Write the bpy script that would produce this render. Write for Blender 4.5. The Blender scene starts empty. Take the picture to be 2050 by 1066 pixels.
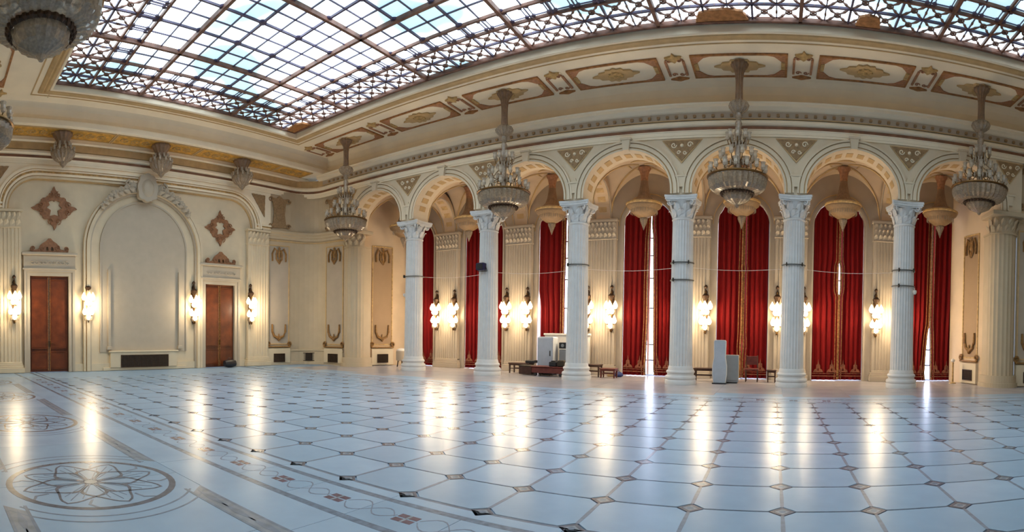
import bpy, bmesh, math, random
from mathutils import Vector, Matrix
random.seed(7)
sin, cos, pi, sqrt, atan2 = math.sin, math.cos, math.pi, math.sqrt, math.atan2
C = bpy.context.scene.collection
SC = bpy.context.scene

# ------------------------------------------------------------------ camera
F_PX, X0, YH, ROLL, PITCH = 1074.30, 1548.90, 687.04, 0.01327, -0.01715
yaw = (X0 - 1025) / F_PX
f0 = Vector((-sin(yaw), cos(yaw), 0)); r0 = Vector((cos(yaw), sin(yaw), 0)); u0 = Vector((0, 0, 1))
f2 = f0*cos(PITCH) + u0*sin(PITCH); u2 = u0*cos(PITCH) - f0*sin(PITCH)
r3 = r0*cos(ROLL) + u2*sin(ROLL); u3 = u2*cos(ROLL) - r0*sin(ROLL)
cd = bpy.data.cameras.new('camera'); cam = bpy.data.objects.new('camera', cd); C.objects.link(cam)
m = Matrix.Identity(4)
for i in range(3):
    m[i][0] = r3[i]; m[i][1] = u3[i]; m[i][2] = -f2[i]
m[2][3] = 1.6
cam.matrix_world = m
cd.type = 'PANO'; cd.panorama_type = 'CENTRAL_CYLINDRICAL'
cd.central_cylindrical_range_u_min = -1025 / F_PX
cd.central_cylindrical_range_u_max = 1025 / F_PX
cd.central_cylindrical_range_v_min = -(1066 - YH) / F_PX
cd.central_cylindrical_range_v_max = YH / F_PX
cd.central_cylindrical_radius = 1.0
cd.clip_start = 0.05; cd.clip_end = 200
SC.camera = cam

# ------------------------------------------------------------------ world, exposure
SC.view_settings.view_transform = 'Standard'; SC.view_settings.look = 'None'
SC.view_settings.gamma = 1.0; SC.view_settings.use_curve_mapping = False
SC.view_settings.exposure = 0.72
SKY_GLOW = 3.1           # daylight through the frosted laylight
WINDOW_GLOW = 6.0        # daylight behind the curtains
SHADE_GLOW = 3.6         # lit sconce shades
SCONCE_W = 58.0
w = bpy.data.worlds.new('world'); SC.world = w; w.use_nodes = True
w.node_tree.nodes['Background'].inputs[0].default_value = (0.55, 0.7, 0.95, 1)
w.node_tree.nodes['Background'].inputs[1].default_value = 0.3
SC.cycles.max_bounces = 10; SC.cycles.diffuse_bounces = 8; SC.cycles.glossy_bounces = 3
SC.cycles.transmission_bounces = 2; SC.cycles.transparent_max_bounces = 10
SC.cycles.sample_clamp_indirect = 4.0
SC.cycles.caustics_reflective = False; SC.cycles.caustics_refractive = False

# ------------------------------------------------------------------ materials
def lin(c):
    return tuple((x/12.92 if x <= .04045 else ((x+.055)/1.055)**2.4) for x in [v/255 for v in c]) + (1,)
MATS = {}
def mat(name, rgb, rough=.6, metal=0, var=.08, scale=6, bump=0, bscale=40, spec=.4, rgb2=None, alpha=1, emit=None, estr=0, trans=0):
    mt = bpy.data.materials.new(name); mt.use_nodes = True; MATS[name] = mt
    nt = mt.node_tree; b = nt.nodes['Principled BSDF']
    b.inputs['Roughness'].default_value = rough; b.inputs['Metallic'].default_value = metal
    b.inputs['Specular IOR Level'].default_value = spec
    tc = nt.nodes.new('ShaderNodeTexCoord'); nz = nt.nodes.new('ShaderNodeTexNoise')
    nz.inputs['Scale'].default_value = scale; nz.inputs['Detail'].default_value = 5
    nt.links.new(tc.outputs['Object'], nz.inputs['Vector'])
    cr = nt.nodes.new('ShaderNodeValToRGB')
    a = lin(rgb); d = lin(rgb2) if rgb2 else tuple(x*(1-var*2) for x in a[:3])+(1,)
    cr.color_ramp.elements[0].position = .3; cr.color_ramp.elements[1].position = .7
    cr.color_ramp.elements[0].color = d; cr.color_ramp.elements[1].color = a
    nt.links.new(nz.outputs['Fac'], cr.inputs['Fac'])
    nt.links.new(cr.outputs['Color'], b.inputs['Base Color'])
    if bump:
        n2 = nt.nodes.new('ShaderNodeTexNoise'); n2.inputs['Scale'].default_value = bscale
        nt.links.new(tc.outputs['Object'], n2.inputs['Vector'])
        bp = nt.nodes.new('ShaderNodeBump'); bp.inputs['Strength'].default_value = bump; bp.inputs['Distance'].default_value = .02
        nt.links.new(n2.outputs['Fac'], bp.inputs['Height']); nt.links.new(bp.outputs['Normal'], b.inputs['Normal'])
    if alpha < 1: b.inputs['Alpha'].default_value = alpha
    if trans: b.inputs['Transmission Weight'].default_value = trans
    if emit:
        b.inputs['Emission Color'].default_value = emit; b.inputs['Emission Strength'].default_value = estr
    return mt
def ramp_emission(name, stops, scale, strength, detail=2):
    mt = bpy.data.materials.new(name); mt.use_nodes = True; MATS[name] = mt
    nt = mt.node_tree; b = nt.nodes['Principled BSDF']
    b.inputs['Base Color'].default_value = (.7, .78, .8, 1); b.inputs['Roughness'].default_value = .5
    tc = nt.nodes.new('ShaderNodeTexCoord'); nz = nt.nodes.new('ShaderNodeTexNoise')
    gm = nt.nodes.new('ShaderNodeNewGeometry')
    nz.inputs['Scale'].default_value = scale; nz.inputs['Detail'].default_value = detail
    nt.links.new(gm.outputs['Position'], nz.inputs['Vector'])
    cr = nt.nodes.new('ShaderNodeValToRGB')
    cr.color_ramp.elements[0].position = .40; cr.color_ramp.elements[0].color = stops[0]
    cr.color_ramp.elements[1].position = .56; cr.color_ramp.elements[1].color = stops[1]
    nt.links.new(nz.outputs['Fac'], cr.inputs['Fac'])
    nt.links.new(cr.outputs['Color'], b.inputs['Emission Color'])
    b.inputs['Emission Strength'].default_value = strength
    return mt
mat('plaster', (248, 234, 208), .75, var=.04, scale=1.5, bump=.08)
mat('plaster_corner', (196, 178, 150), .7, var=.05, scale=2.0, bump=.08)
mat('ornament_gold', (158, 116, 64), .5, var=.25, scale=10, bump=.4)
mat('wall_russet', (158, 110, 76), .6, var=.22, scale=12, bump=.3)
mat('marble_warm_reflect', (176, 170, 172), .24, var=.06, scale=1.2, rgb2=(160, 156, 160), spec=.4)  # floor marble of the far walk, warm reflections put into its colour
mat('plaster_arch', (222, 206, 180), .75, var=.04, scale=1.5, bump=.08)
mat('plaster_wall', (214, 198, 170), .7, var=.05, scale=2.0, bump=.08)
mat('plaster_white', (180, 168, 150), .6, var=.04, scale=3, bump=.05)
mat('plaster_cream', (182, 168, 150), .7, var=.05, scale=2)
mat('panel_warm', (166, 138, 108), .75, var=.05, scale=1.5)
mat('plaster_warm', (214, 190, 160), .75, var=.06, scale=1.5)
mat('plaster_tan', (206, 174, 126), .7, var=.1, scale=4)
mat('marble_column', (212, 212, 212), .45, var=.04, scale=5, bump=.05)
mat('band_brown', (150, 104, 76), .6, var=.2, scale=3)
mat('paint_umber', (186, 128, 78), .6, var=.25, scale=9, bump=.2)
mat('paint_russet', (188, 134, 98), .6, var=.22, scale=12, bump=.3)
mat('gilt_tan', (216, 178, 118), .5, var=.25, scale=10, bump=.4)
mat('gold_frieze', (232, 176, 80), .5, var=.25, scale=7, bump=.5, bscale=14)
mat('relief_grey', (170, 138, 100), .7, var=.2, scale=12, bump=.4)
mat('iron_brown', (136, 94, 78), .5, var=.3, scale=4)
mat('iron_blue', (92, 82, 110), .45, var=.25, scale=4)
mat('marble_floor', (154, 178, 200), .27, var=.05, scale=1.2, rgb2=(142, 165, 187), spec=.36)
mat('marble_floor_pale', (162, 184, 205), .27, var=.05, scale=1.5, rgb2=(150, 171, 193), spec=.36)
mat('grout', (138, 164, 190), .4)
mat('stone_taupe', (134, 144, 160), .24, var=.15, scale=8, spec=.5)
mat('stone_brown', (106, 108, 120), .24, var=.2, scale=14, spec=.5)
mat('stone_rose', (116, 92, 104), .24, var=.2, scale=14, spec=.5)
mat('stone_slate', (122, 138, 158), .24, var=.2, scale=14, spec=.5)
mat('stone_beige', (148, 156, 166), .24, var=.15, scale=8, spec=.5)
mat('wood_door', (112, 54, 24), .35, var=.25, scale=3, bump=.1)
mat('wood_dark', (74, 46, 38), .45, var=.2, scale=8)
mat('wood_red', (110, 50, 44), .5, var=.2, scale=8)
mat('curtain_red', (120, 13, 14), .8, var=.06, scale=3, spec=.2)
mat('gold_braid', (170, 118, 66), .5, var=.35, scale=16, bump=.4)
mat('brass', (120, 88, 48), .35, metal=.8, var=.2, scale=8)
mat('bronze_dark', (78, 56, 40), .5, metal=.5, var=.25, scale=8)
mat('crystal', (192, 176, 156), .2, var=.12, scale=20, spec=.7, alpha=.62)
mat('crystal_dense', (170, 148, 124), .22, var=.2, scale=24, spec=.8, alpha=.74)
mat('lamp_taupe', (150, 120, 94), .4, var=.15, scale=10, alpha=.95)
mat('lamp_dish', (150, 122, 90), .5, var=.12, scale=12)
mat('grille_dark', (66, 58, 50), .5, metal=.3, var=.2, scale=20)
mat('cabinet_grey', (176, 184, 196), .5, var=.05)
mat('cabinet_mid', (140, 144, 148), .5, var=.05)
mat('black_plastic', (34, 34, 40), .4, var=.1)
mat('lamp_blue', (24, 26, 70), .4, var=.1)
mat('bag_blue', (50, 66, 120), .6, var=.2)
mat('steel', (120, 120, 118), .4, metal=.7, var=.1)
mat('white_plastic', (222, 216, 208), .4, var=.04)
mat('embroidery', (146, 84, 58), .6, var=.3, scale=16, bump=.3)
mat('shade_lit', (255, 240, 205), .5, emit=(1.0, .80, .48, 1), estr=SHADE_GLOW)
ramp_emission('laylight_glass', ((.095, .15, .175, 1), (.76, .91, 1.0, 1)), .28, SKY_GLOW)
ramp_emission('window_glass', ((.62, .72, 1.0, 1), (.85, .90, 1.0, 1)), .5, WINDOW_GLOW)

# ------------------------------------------------------------------ mesh builder
class MB:
    def __init__(s): s.v = []; s.f = []
    def add(s, vs, fs):
        n = len(s.v); s.v += [tuple(v) for v in vs]; s.f += [tuple(i+n for i in f) for f in fs]; return s
    def box(s, x0, x1, y0, y1, z0, z1):
        return s.add([(x0,y0,z0),(x1,y0,z0),(x1,y1,z0),(x0,y1,z0),(x0,y0,z1),(x1,y0,z1),(x1,y1,z1),(x0,y1,z1)],
              [(0,3,2,1),(4,5,6,7),(0,1,5,4),(1,2,6,5),(2,3,7,6),(3,0,4,7)])
    def bbox(s, x0, x1, y0, y1, z0, z1, b=.01):       # box chamfered on all edges via inset layers
        return s.add([(x0+b,y0+b,z0),(x1-b,y0+b,z0),(x1-b,y1-b,z0),(x0+b,y1-b,z0),
               (x0,y0,z0+b),(x1,y0,z0+b),(x1,y1,z0+b),(x0,y1,z0+b),
               (x0,y0,z1-b),(x1,y0,z1-b),(x1,y1,z1-b),(x0,y1,z1-b),
               (x0+b,y0+b,z1),(x1-b,y0+b,z1),(x1-b,y1-b,z1),(x0+b,y1-b,z1)],
              [(3,2,1,0)]+[(i+4*k,(i+1)%4+4*k,(i+1)%4+4*k+4,i+4*k+4) for k in range(3) for i in range(4)]+[(12,13,14,15)])
    def lathe(s, prof, segs=24, c=(0,0,0), flute=0, amp=0, cap=True):
        n = len(prof); vs = []; fs = []
        for (r, z) in prof:
            for k in range(segs):
                a = 2*pi*k/segs
                rr = r*(1-amp*(.5-.5*cos(flute*a))) if flute else r
                vs.append((c[0]+rr*cos(a), c[1]+rr*sin(a), c[2]+z))
        for i in range(n-1):
            for k in range(segs):
                k2 = (k+1) % segs
                fs.append((i*segs+k, i*segs+k2, (i+1)*segs+k2, (i+1)*segs+k))
        if cap:
            fs.append(tuple(range(segs-1, -1, -1))); fs.append(tuple((n-1)*segs+k for k in range(segs)))
        return s.add(vs, fs)
    def tube(s, pts, r, segs=6, taper=None, closed=False):
        pts = [Vector(p) for p in pts]; n = len(pts); vs = []; fs = []
        up = Vector((.31, .17, .93))
        for i, p in enumerate(pts):
            if closed: t = pts[(i+1) % n]-pts[i-1]
            else: t = pts[min(i+1, n-1)]-pts[max(i-1, 0)]
            if t.length < 1e-9: t = Vector((0, 0, 1))
            t.normalize(); a = t.cross(up)
            if a.length < 1e-3: a = t.cross(Vector((1, 0, 0)))
            a.normalize(); b = t.cross(a); rr = r[i] if isinstance(r, (list, tuple)) else r
            for k in range(segs):
                an = 2*pi*k/segs; vs.append(p + a*rr*cos(an) + b*rr*sin(an))
        for i in range(n if closed else n-1):
            j = (i+1) % n
            for k in range(segs):
                k2 = (k+1) % segs; fs.append((i*segs+k, i*segs+k2, j*segs+k2, j*segs+k))
        if not closed:
            fs.append(tuple(range(segs-1, -1, -1))); fs.append(tuple((n-1)*segs+k for k in range(segs)))
        return s.add(vs, fs)
    def prism(s, poly, d0, d1, plane='xz'):            # convex-ish ngon extruded along the third axis
        n = len(poly)
        def P(a, b, d): return (a, d, b) if plane == 'xz' else ((a, b, d) if plane == 'xy' else (d, a, b))
        vs = [P(a, b, d0) for a, b in poly]+[P(a, b, d1) for a, b in poly]
        fs = [tuple(range(n)), tuple(range(2*n-1, n-1, -1))]+[(i, (i+1) % n, n+(i+1) % n, n+i) for i in range(n)]
        return s.add(vs, fs)
    def strip(s, poly0, poly1, d0, d1, plane='xz', closed=False):
        """solid between two polylines of equal length, extruded d0..d1"""
        n = len(poly0); m_ = n if closed else n-1
        def P(a, b, d): return (a, d, b) if plane == 'xz' else ((a, b, d) if plane == 'xy' else (d, a, b))
        vs = [P(*p, d0) for p in poly0]+[P(*p, d0) for p in poly1]+[P(*p, d1) for p in poly0]+[P(*p, d1) for p in poly1]
        fs = []
        for i in range(m_):
            j = (i+1) % n
            fs += [(i, j, n+j, n+i), (2*n+i, 3*n+i, 3*n+j, 2*n+j), (i, 2*n+i, 2*n+j, j), (n+i, n+j, 3*n+j, 3*n+i)]
        if not closed:
            fs += [(0, n, 3*n, 2*n), (n-1, 3*n-1, 4*n-1, 2*n-1)]
        return s.add(vs, fs)
    def sweep(s, prof, path, closed=False):
        """profile [(out, z)] swept along a plan path [(x, y)]; 'out' is to the right-hand side of travel"""
        n = len(path); k = len(prof); vs = []; fs = []
        P = [Vector(p) for p in path]
        for i in range(n):
            if closed: a, b = (P[i]-P[i-1]).normalized(), (P[(i+1) % n]-P[i]).normalized()
            else:
                a = (P[i]-P[i-1]).normalized() if i else (P[1]-P[0]).normalized()
                b = (P[i+1]-P[i]).normalized() if i < n-1 else a
            na = Vector((a.y, -a.x)); nb = Vector((b.y, -b.x)); nn = (na+nb)
            nn = nn/max(.3, nn.length_squared/2) if nn.length > 1e-6 else na
            for (o, z) in prof: vs.append((P[i].x+nn.x*o, P[i].y+nn.y*o, z))
        for i in range(n if closed else n-1):
            j = (i+1) % n
            for q in range(k-1): fs.append((i*k+q, j*k+q, j*k+q+1, i*k+q+1))
        return s.add(vs, fs)
    def xf(s, fn): s.v = [tuple(fn(*v)) for v in s.v]; return s
    def build(s, name, mt, parent=None, loc=None, smooth=False, rot=0):
        me = bpy.data.meshes.new(name); me.from_pydata(s.v, [], s.f)
        me.validate()
        me.materials.append(MATS[mt] if isinstance(mt, str) else mt)
        if smooth:
            me.polygons.foreach_set('use_smooth', [True]*len(me.polygons))
            try: me.set_sharp_from_angle(angle=math.radians(38))
            except Exception: pass
        o = bpy.data.objects.new(name, me); C.objects.link(o)
        if parent: o.parent = parent
        if loc: o.location = loc
        if rot: o.rotation_euler.z = rot
        return o
def plate(name, outline, mt, parent, y0, y1, holes=(), tf=None, plane='xz', dome=0):
    """thin cut-out ornament with optional holes"""
    bm = bmesh.new(); edges = []
    for loop in [outline]+list(holes):
        vs = [bm.verts.new((a, 0, b)) for a, b in loop]
        for i in range(len(vs)): edges.append(bm.edges.new((vs[i], vs[(i+1) % len(vs)])))
    r = bmesh.ops.triangle_fill(bm, use_beauty=True, use_dissolve=False, edges=edges)
    fs = [g for g in bm.faces]
    ex = bmesh.ops.extrude_face_region(bm, geom=fs)
    top = [g for g in ex['geom'] if isinstance(g, bmesh.types.BMVert)]
    for v in bm.verts: v.co.y = y0
    for v in top: v.co.y = y1
    bmesh.ops.recalc_face_normals(bm, faces=bm.faces)
    if plane == 'xy':
        for v in bm.verts: v.co = (v.co.x, v.co.z, v.co.y)
    if tf:
        for v in bm.verts: v.co = tf(v.co)
    me = bpy.data.meshes.new(name); bm.to_mesh(me); bm.free()
    me.materials.append(MATS[mt]); o = bpy.data.objects.new(name, me); C.objects.link(o)
    if parent: o.parent = parent
    return o
def empty(name, label, cat, loc=(0, 0, 0), rot=0, group=None):
    o = bpy.data.objects.new(name, None); C.objects.link(o); o.location = loc; o.rotation_euler.z = rot
    o.empty_display_size = .1
    o['label'] = label; o['category'] = cat
    if group: o['group'] = group
    return o
def tag(o, label, cat, group=None):
    o['label'] = label; o['category'] = cat
    if group: o['group'] = group
    return o
def struct(o, label=None, cat=None):
    o['kind'] = 'structure'
    if label: o['label'] = label
    if cat: o['category'] = cat
    return o
def copy_tree(o, loc=None, rot=None, label=None):
    def rec(a, par):
        c = a.copy(); C.objects.link(c)
        if par: c.parent = par
        for ch in [x for x in a.children]: rec(ch, c)
        return c
    c = rec(o, None)
    if loc: c.location = loc
    if rot is not None: c.rotation_euler.z = rot
    if label: c['label'] = label
    return c
def inst(o, parent, loc, name=None):
    c = o.copy(); C.objects.link(c); c.parent = parent; c.location = loc
    if name: c.name = name
    return c
def ellipse(cx, cz, a, b, t0=0, t1=pi, n=24):
    return [(cx+a*cos(t0+(t1-t0)*i/n), cz+b*sin(t0+(t1-t0)*i/n)) for i in range(n+1)]
def spiral(cx, cz, r0_, turns, a0=0, n=18, d=1):
    return [(cx+r0_*(1-.8*i/n)*cos(a0+d*2*pi*turns*i/n), cz+r0_*(1-.8*i/n)*sin(a0+d*2*pi*turns*i/n)) for i in range(n+1)]
def wavy(pts, amp, k):                                # scalloped outline
    out = []; n = len(pts)
    cx = sum(p[0] for p in pts)/n; cz = sum(p[1] for p in pts)/n
    for i in range(n):
        a, b = pts[i], pts[(i+1) % n]
        for j in range(k):
            t = j/k; x = a[0]+(b[0]-a[0])*t; z = a[1]+(b[1]-a[1])*t
            s_ = 1+amp*(1 if j % 2 else -.6)
            if j == 0: s_ = 1
            out.append((cx+(x-cx)*s_, cz+(z-cz)*s_))
    return out
# ------------------------------------------------------------------ plan constants
AX = 17.88
COLX = [-14.2, -10.55, -6.87, -3.12, .61, 4.35]
EDGE = [-17.75] + COLX + [8.05]
BAYX = [(EDGE[i]+EDGE[i+1])/2 for i in range(7)]
WINX = [-16.1, -12.38, -8.7, -4.98, -1.24, 2.45, 6.3]
YW = 17.42           # arcade wall face
XL = -20.7           # left wall face
YB = 20.55           # window wall face
CZ = 9.9             # ceiling
CPX = [-16.69, -12.82, -8.98, -5.1, -1.2, 2.63, 6.4]

# ------------------------------------------------------------------ floor
G = .854; GY = .83; GX0 = .11; GY0 = 4.10
floor = struct(MB().box(-22.5, 13, -4.6, 21.6, -.15, -.012).build('floor', 'grout'))
def slab(x0, x1, y0, y1, name, mt='marble_floor', j=.004):
    return MB().box(x0+j, x1-j, y0+j, y1-j, -.04, 0).build(name, mt, floor)
# centre field: octagonal slabs, diamonds and joining bands
NX0, NX1, NY = -21, 12, 11
cut = .13; bw = .016
def oct_poly(a, b, j=.0):
    return [(cut+j, bw), (a-cut-j, bw), (a-bw, cut+j), (a-bw, b-cut-j), (a-cut-j, b-bw), (cut+j, b-bw), (bw, b-cut-j), (bw, cut+j)]
tile_m = [MB().prism(oct_poly(G, GY), -.04, 0, 'xy').build('floor_tile', n_, floor) for n_ in ('marble_floor', 'marble_floor_pale')]
cells = [(i, j) for i in range(NX0, NX1) for j in range(NY)]
cells.sort(key=lambda c: (GX0+(c[0]+.5)*G)**2+(GY0+(c[1]+.5)*GY)**2)
rest = MB(); used = [0, 0]
for n_, (i, j) in enumerate(cells):
    x, y = GX0+i*G, GY0+j*GY; k = 0 if random.random() < .6 else 1
    if n_ < 296:
        if not used[k]: tile_m[k].location = (x, y, 0); used[k] = 1
        else: inst(tile_m[k], floor, (x, y, 0))
    else:
        rest.add([(x+a, y+b, 0) for a, b in oct_poly(G, GY)], [tuple(range(8))])
rest.build('distant_tiles', 'marble_floor', floor)['kind'] = 'stuff'
d_ = cut-.008
def dia(r): return [(r, 0), (0, r), (-r, 0), (0, -r)]
dm = MB().strip(dia(d_), dia(d_*.62), -.04, .0, 'xy', True)
dm = dm.build('diamond_inlay', 'stone_brown', floor)
dc = MB().prism(dia(d_*.6), -.04, 0, 'xy').build('diamond_centre', 'stone_beige', dm)
dcc = MB().prism([(p[0], p[1]) for p in ellipse(0, 0, d_*.26, d_*.26, 0, 2*pi*11/12, 11)], -.03, .001, 'xy').build('diamond_eye', 'stone_slate', dm)
nodes = [(i, j) for i in range(NX0, NX1+1) for j in range(NY+1)]
nodes.sort(key=lambda c: (GX0+c[0]*G)**2+(GY0+c[1]*GY)**2)
first = True; rest = MB()
for n_, (i, j) in enumerate(nodes):
    x, y = GX0+i*G, GY0+j*GY
    if n_ < 298:
        if first: dm.location = (x, y, 0); first = False
        else:
            c_ = inst(dm, floor, (x, y, 0))
            if n_ < 110: inst(dc, c_, (0, 0, 0)); inst(dcc, c_, (0, 0, 0))
    else: rest.add([(x+a, y+b, 0) for a, b in dia(d_)], [(0, 1, 2, 3)])
rest.build('distant_diamonds', 'stone_brown', floor)['kind'] = 'stuff'
# bands between the diamonds: broad along the room's depth, thin across
bY = MB().prism([(-.016, cut-.01), (.016, cut-.01), (.02, GY/2), (.016, GY-cut+.01), (-.016, GY-cut+.01), (-.02, GY/2)], -.03, .0012, 'xy').build('band_inlay', 'stone_taupe', floor)
bX = MB().prism([(cut-.01, -.006), (G-cut+.01, -.006), (G-cut+.01, .006), (cut-.01, .006)], -.03, .0012, 'xy').build('line_inlay', 'stone_slate', floor)
fY = fX = True; rest = MB(); rx = MB(); cnt = [0, 0]
for (i, j) in nodes:
    x, y = GX0+i*G, GY0+j*GY
    if j < NY and cnt[0] < 296:
        cnt[0] += 1
        if fY: bY.location = (x, y, 0); fY = False
        else: inst(bY, floor, (x, y, 0))
    if i < NX1 and cnt[1] < 296:
        cnt[1] += 1
        if fX: bX.location = (x, y, 0); fX = False
        else: inst(bX, floor, (x, y, 0))
FX0, FX1 = GX0+NX0*G, GX0+NX1*G
# border bands round the centre field (near and far), then the two walks
def yb(y0, y1, name, mt, z=0.0, seg=None):
    x = FX0-.9
    if seg is None: MB().box(-20.7, 12.5, y0, y1, -.04, z).build(name, mt, floor)
    else:
        k = 0
        while x < 12.3:
            slab(x, min(x+seg, 12.5), y0, y1, name, mt if not isinstance(mt, tuple) else mt[k % len(mt)], .003); x += seg; k += 1
YM = GY0+NY*GY/2
def mir(y): return 2*YM-y
def both(y0, y1, *a, **k):
    yb(y0, y1, *a, **k); yb(mir(y1), mir(y0), *a, **k)
both(GY0-.035, GY0-.005, 'line_band', 'stone_taupe')
both(3.90, GY0-.035, 'border_slab', 'marble_floor_pale', seg=G*2)
both(3.82, 3.90, 'line_band', 'stone_slate')
both(3.27, 3.82, 'border_slab', ('marble_floor', 'marble_floor_pale'), seg=G)
both(3.19, 3.27, 'line_band', 'stone_slate')
both(2.67, 3.19, 'border_slab', 'marble_floor_pale', seg=G*3)
yb(-4.6, 2.67, 'walk_slab', ('marble_floor', 'marble_floor_pale'), seg=1.9)
yb(mir(2.67), mir(2.05), 'walk_slab', ('marble_warm_reflect', 'marble_floor'), seg=1.9)
yb(mir(2.05), AX-.6, 'walk_slab', 'marble_warm_reflect', seg=1.9); yb(AX-.6, AX+.6, 'walk_slab', 'marble_warm_reflect', seg=1.9); yb(AX+.6, 21.4, 'walk_slab', 'marble_warm_reflect', seg=1.9)
# flowers and vine in the near border
fl = MB()
for sx in (-1, 1):
    for sy in (-1, 1): fl.box(sx*.06-.045, sx*.06+.045, sy*.05-.038, sy*.05+.038, -.02, .0015)
fl = fl.build('flower_inlay', 'stone_rose', floor)
fc = MB().box(-.014, .014, -.09, .09, -.02, .0017).build('flower_heart', 'stone_beige', fl)
vn = MB()
for s_ in (-1, 1):
    pts = [(.13+.6*t/12, s_*(.02+.13*abs(sin(pi*t/6))*(1 if t < 6 else -1)*1)) for t in range(13)]
    vn.strip(pts, [(a, b+.018) for a, b in pts], -.02, .0013, 'xy')
vn = vn.build('vine_inlay', 'stone_taupe', floor)
for k in range(-20, 3):
    x = .537+.854*(k-1)
    for yy in (3.545, mir(3.545)):
        if k == -20 and yy < 5: fl.location = (x, yy, 0); vn.location = (x, yy, 0)
        else:
            c_ = inst(fl, floor, (x, yy, 0)); inst(fc, c_, (0, 0, 0)); inst(vn, floor, (x, yy, 0))
# medallions and the framed panels of the near walk
def ring(r0_, r1_, n=48, t0=0, t1=2*pi):
    return [[(r*cos(t0+(t1-t0)*i/n), r*sin(t0+(t1-t0)*i/n)) for i in range(n+1)] for r in (r0_, r1_)]
def medallion(cx, cy):
    md = MB().strip(*ring(.83, .9), -.02, .0015, 'xy').build('medallion_ring', 'stone_brown', floor, (cx, cy, 0))
    MB().strip(*ring(.0, .07, 16), -.02, .002, 'xy').build('medallion_heart', 'stone_beige', md)
    for k in range(8):
        a = 2*pi*k/8+.2
        L, R_ = [], []
        for i in range(13):
            t = i/12; r = .05+.72*t; wdt = .25*sin(pi*t**.75)**.75*(1-.12*cos(t*9)) if t < 1 else 0
            L.append((r, wdt)); R_.append((r, -wdt))
        pet = L+R_[::-1][1:-1]
        rot = lambda p: (p[0]*cos(a)-p[1]*sin(a), p[0]*sin(a)+p[1]*cos(a))
        inn = [(.38+(p[0]-.38)*.93, p[1]*.86) for p in pet]
        MB().strip([rot(p) for p in pet], [rot(p) for p in inn], -.02, .0018, 'xy', True).build('medallion_petal', 'stone_brown', md)
        for dv_ in (-.09, 0, .09):
            MB().prism([rot((.08, dv_*.2-.007)), rot((.66-abs(dv_), dv_-.005)), rot((.66-abs(dv_), dv_+.005)), rot((.08, dv_*.2+.007))], -.02, .0019, 'xy').build('medallion_vein', 'stone_taupe', md)
        a2 = a+pi/8
        rot2 = lambda p: (p[0]*cos(a2)-p[1]*sin(a2), p[0]*sin(a2)+p[1]*cos(a2))
        MB().strip([rot2(p) for p in ((.60, -.06), (.74, -.1), (.83, -.03))], [rot2(p) for p in ((.60, -.035), (.73, -.07), (.83, 0))], -.02, .0016, 'xy').build('medallion_bract', 'stone_taupe', md)
    return md
MEDX = [-1.62, -5.42, -9.25, -13.05, -16.85]
WY = 1.66
for x in MEDX: medallion(x, WY)
def frame_panel(xa, xb):
    """taupe frame strips either side with hooked ends that follow the medallion circles"""
    for s_ in (-1, 1):
        y0, y1 = (WY+s_*.80, WY+s_*1.01)
        o_ = MB().strip([(xa+.78, y0), (xb-.78, y0)], [(xa+.56, y1), (xb-.56, y1)], -.02, .0014, 'xy').build('frame_strip', 'stone_beige', floor)
        for yy, d in ((y0, .03), (y1, -.03)):
            MB().box(xa+.6, xb-.6, min(yy, yy+s_*d), max(yy, yy+s_*d), -.02, .0019).build('frame_edge', 'stone_taupe', o_)
        for k in range(5):
            cx = xa+1.0+(xb-xa-2.0)*k/4
            MB().prism([(cx-.3, WY+s_*.905), (cx, WY+s_*.945), (cx+.3, WY+s_*.905), (cx, WY+s_*.865)], -.02, .0021, 'xy').build('frame_lozenge', 'stone_taupe', o_)
    for cx, t0 in ((xa, -.95), (xb, pi-.95)):
        for r in (1.05, 1.19):
            a_, b_ = ring(r, r+.022, 24, t0, t0+1.9)
            MB().strip([(cx+p, WY+q) for p, q in a_], [(cx+p, WY+q) for p, q in b_], -.02, .0016, 'xy').build('arc_inlay', 'stone_taupe', floor)
for i in range(4): frame_panel(MEDX[i+1], MEDX[i])

# ------------------------------------------------------------------ left wall
wl = struct(MB().build('wall_left', 'plaster_wall', loc=(XL, 0, 0), rot=pi/2))
b = MB()
U0, U1 = -4.6, 15.05
D1, D2 = (3.86, 5.42), (11.57, 13.1)
for (a, c_, z0, z1) in ((U0, D1[0], 0, 9.2), (D1[0], D1[1], 3.8, 9.2), (D1[1], D2[0], 0, 9.2), (D2[0], D2[1], 3.72, 9.2), (D2[1], U1, 0, 9.2)):
    b.box(a, c_, 0, .35, z0, z1)
wl.data = b.build('tmp', 'plaster_wall').data; bpy.data.objects.remove(bpy.data.objects['tmp'])
LW = lambda mb, name, mt, sm=False: mb.build(name, mt, wl, smooth=sm)
UA, UB, ZS, ZT, RC = 3.02, 14.0, 6.35, 7.52, 1.17
def basket(off):
    p = [(UA-off, ZS)]
    p += [(UA+RC-(RC+off)*cos(t*pi/20), ZT-RC+(RC+off)*sin(t*pi/20)) for t in range(11)]
    p += [(UB-RC+(RC+off)*sin(t*pi/20), ZT-RC+(RC+off)*cos(t*pi/20)) for t in range(11)]
    p += [(UB+off, ZS)]
    return p
for o0, o1, dd, mt in ((0, .05, .07, 'plaster_tan'), (.05, .13, .15, 'plaster_wall'), (.13, .16, .09, 'plaster_tan'), (.16, .24, .2, 'plaster'), (.24, .33, .14, 'gilt_tan'), (.33, .37, .22, 'plaster'), (.37, .4, .15, 'plaster_tan'), (.4, .5, .25, 'plaster')):
    LW(MB().strip(basket(o0), basket(o1), -dd, .0), 'arch_moulding', mt)
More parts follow.
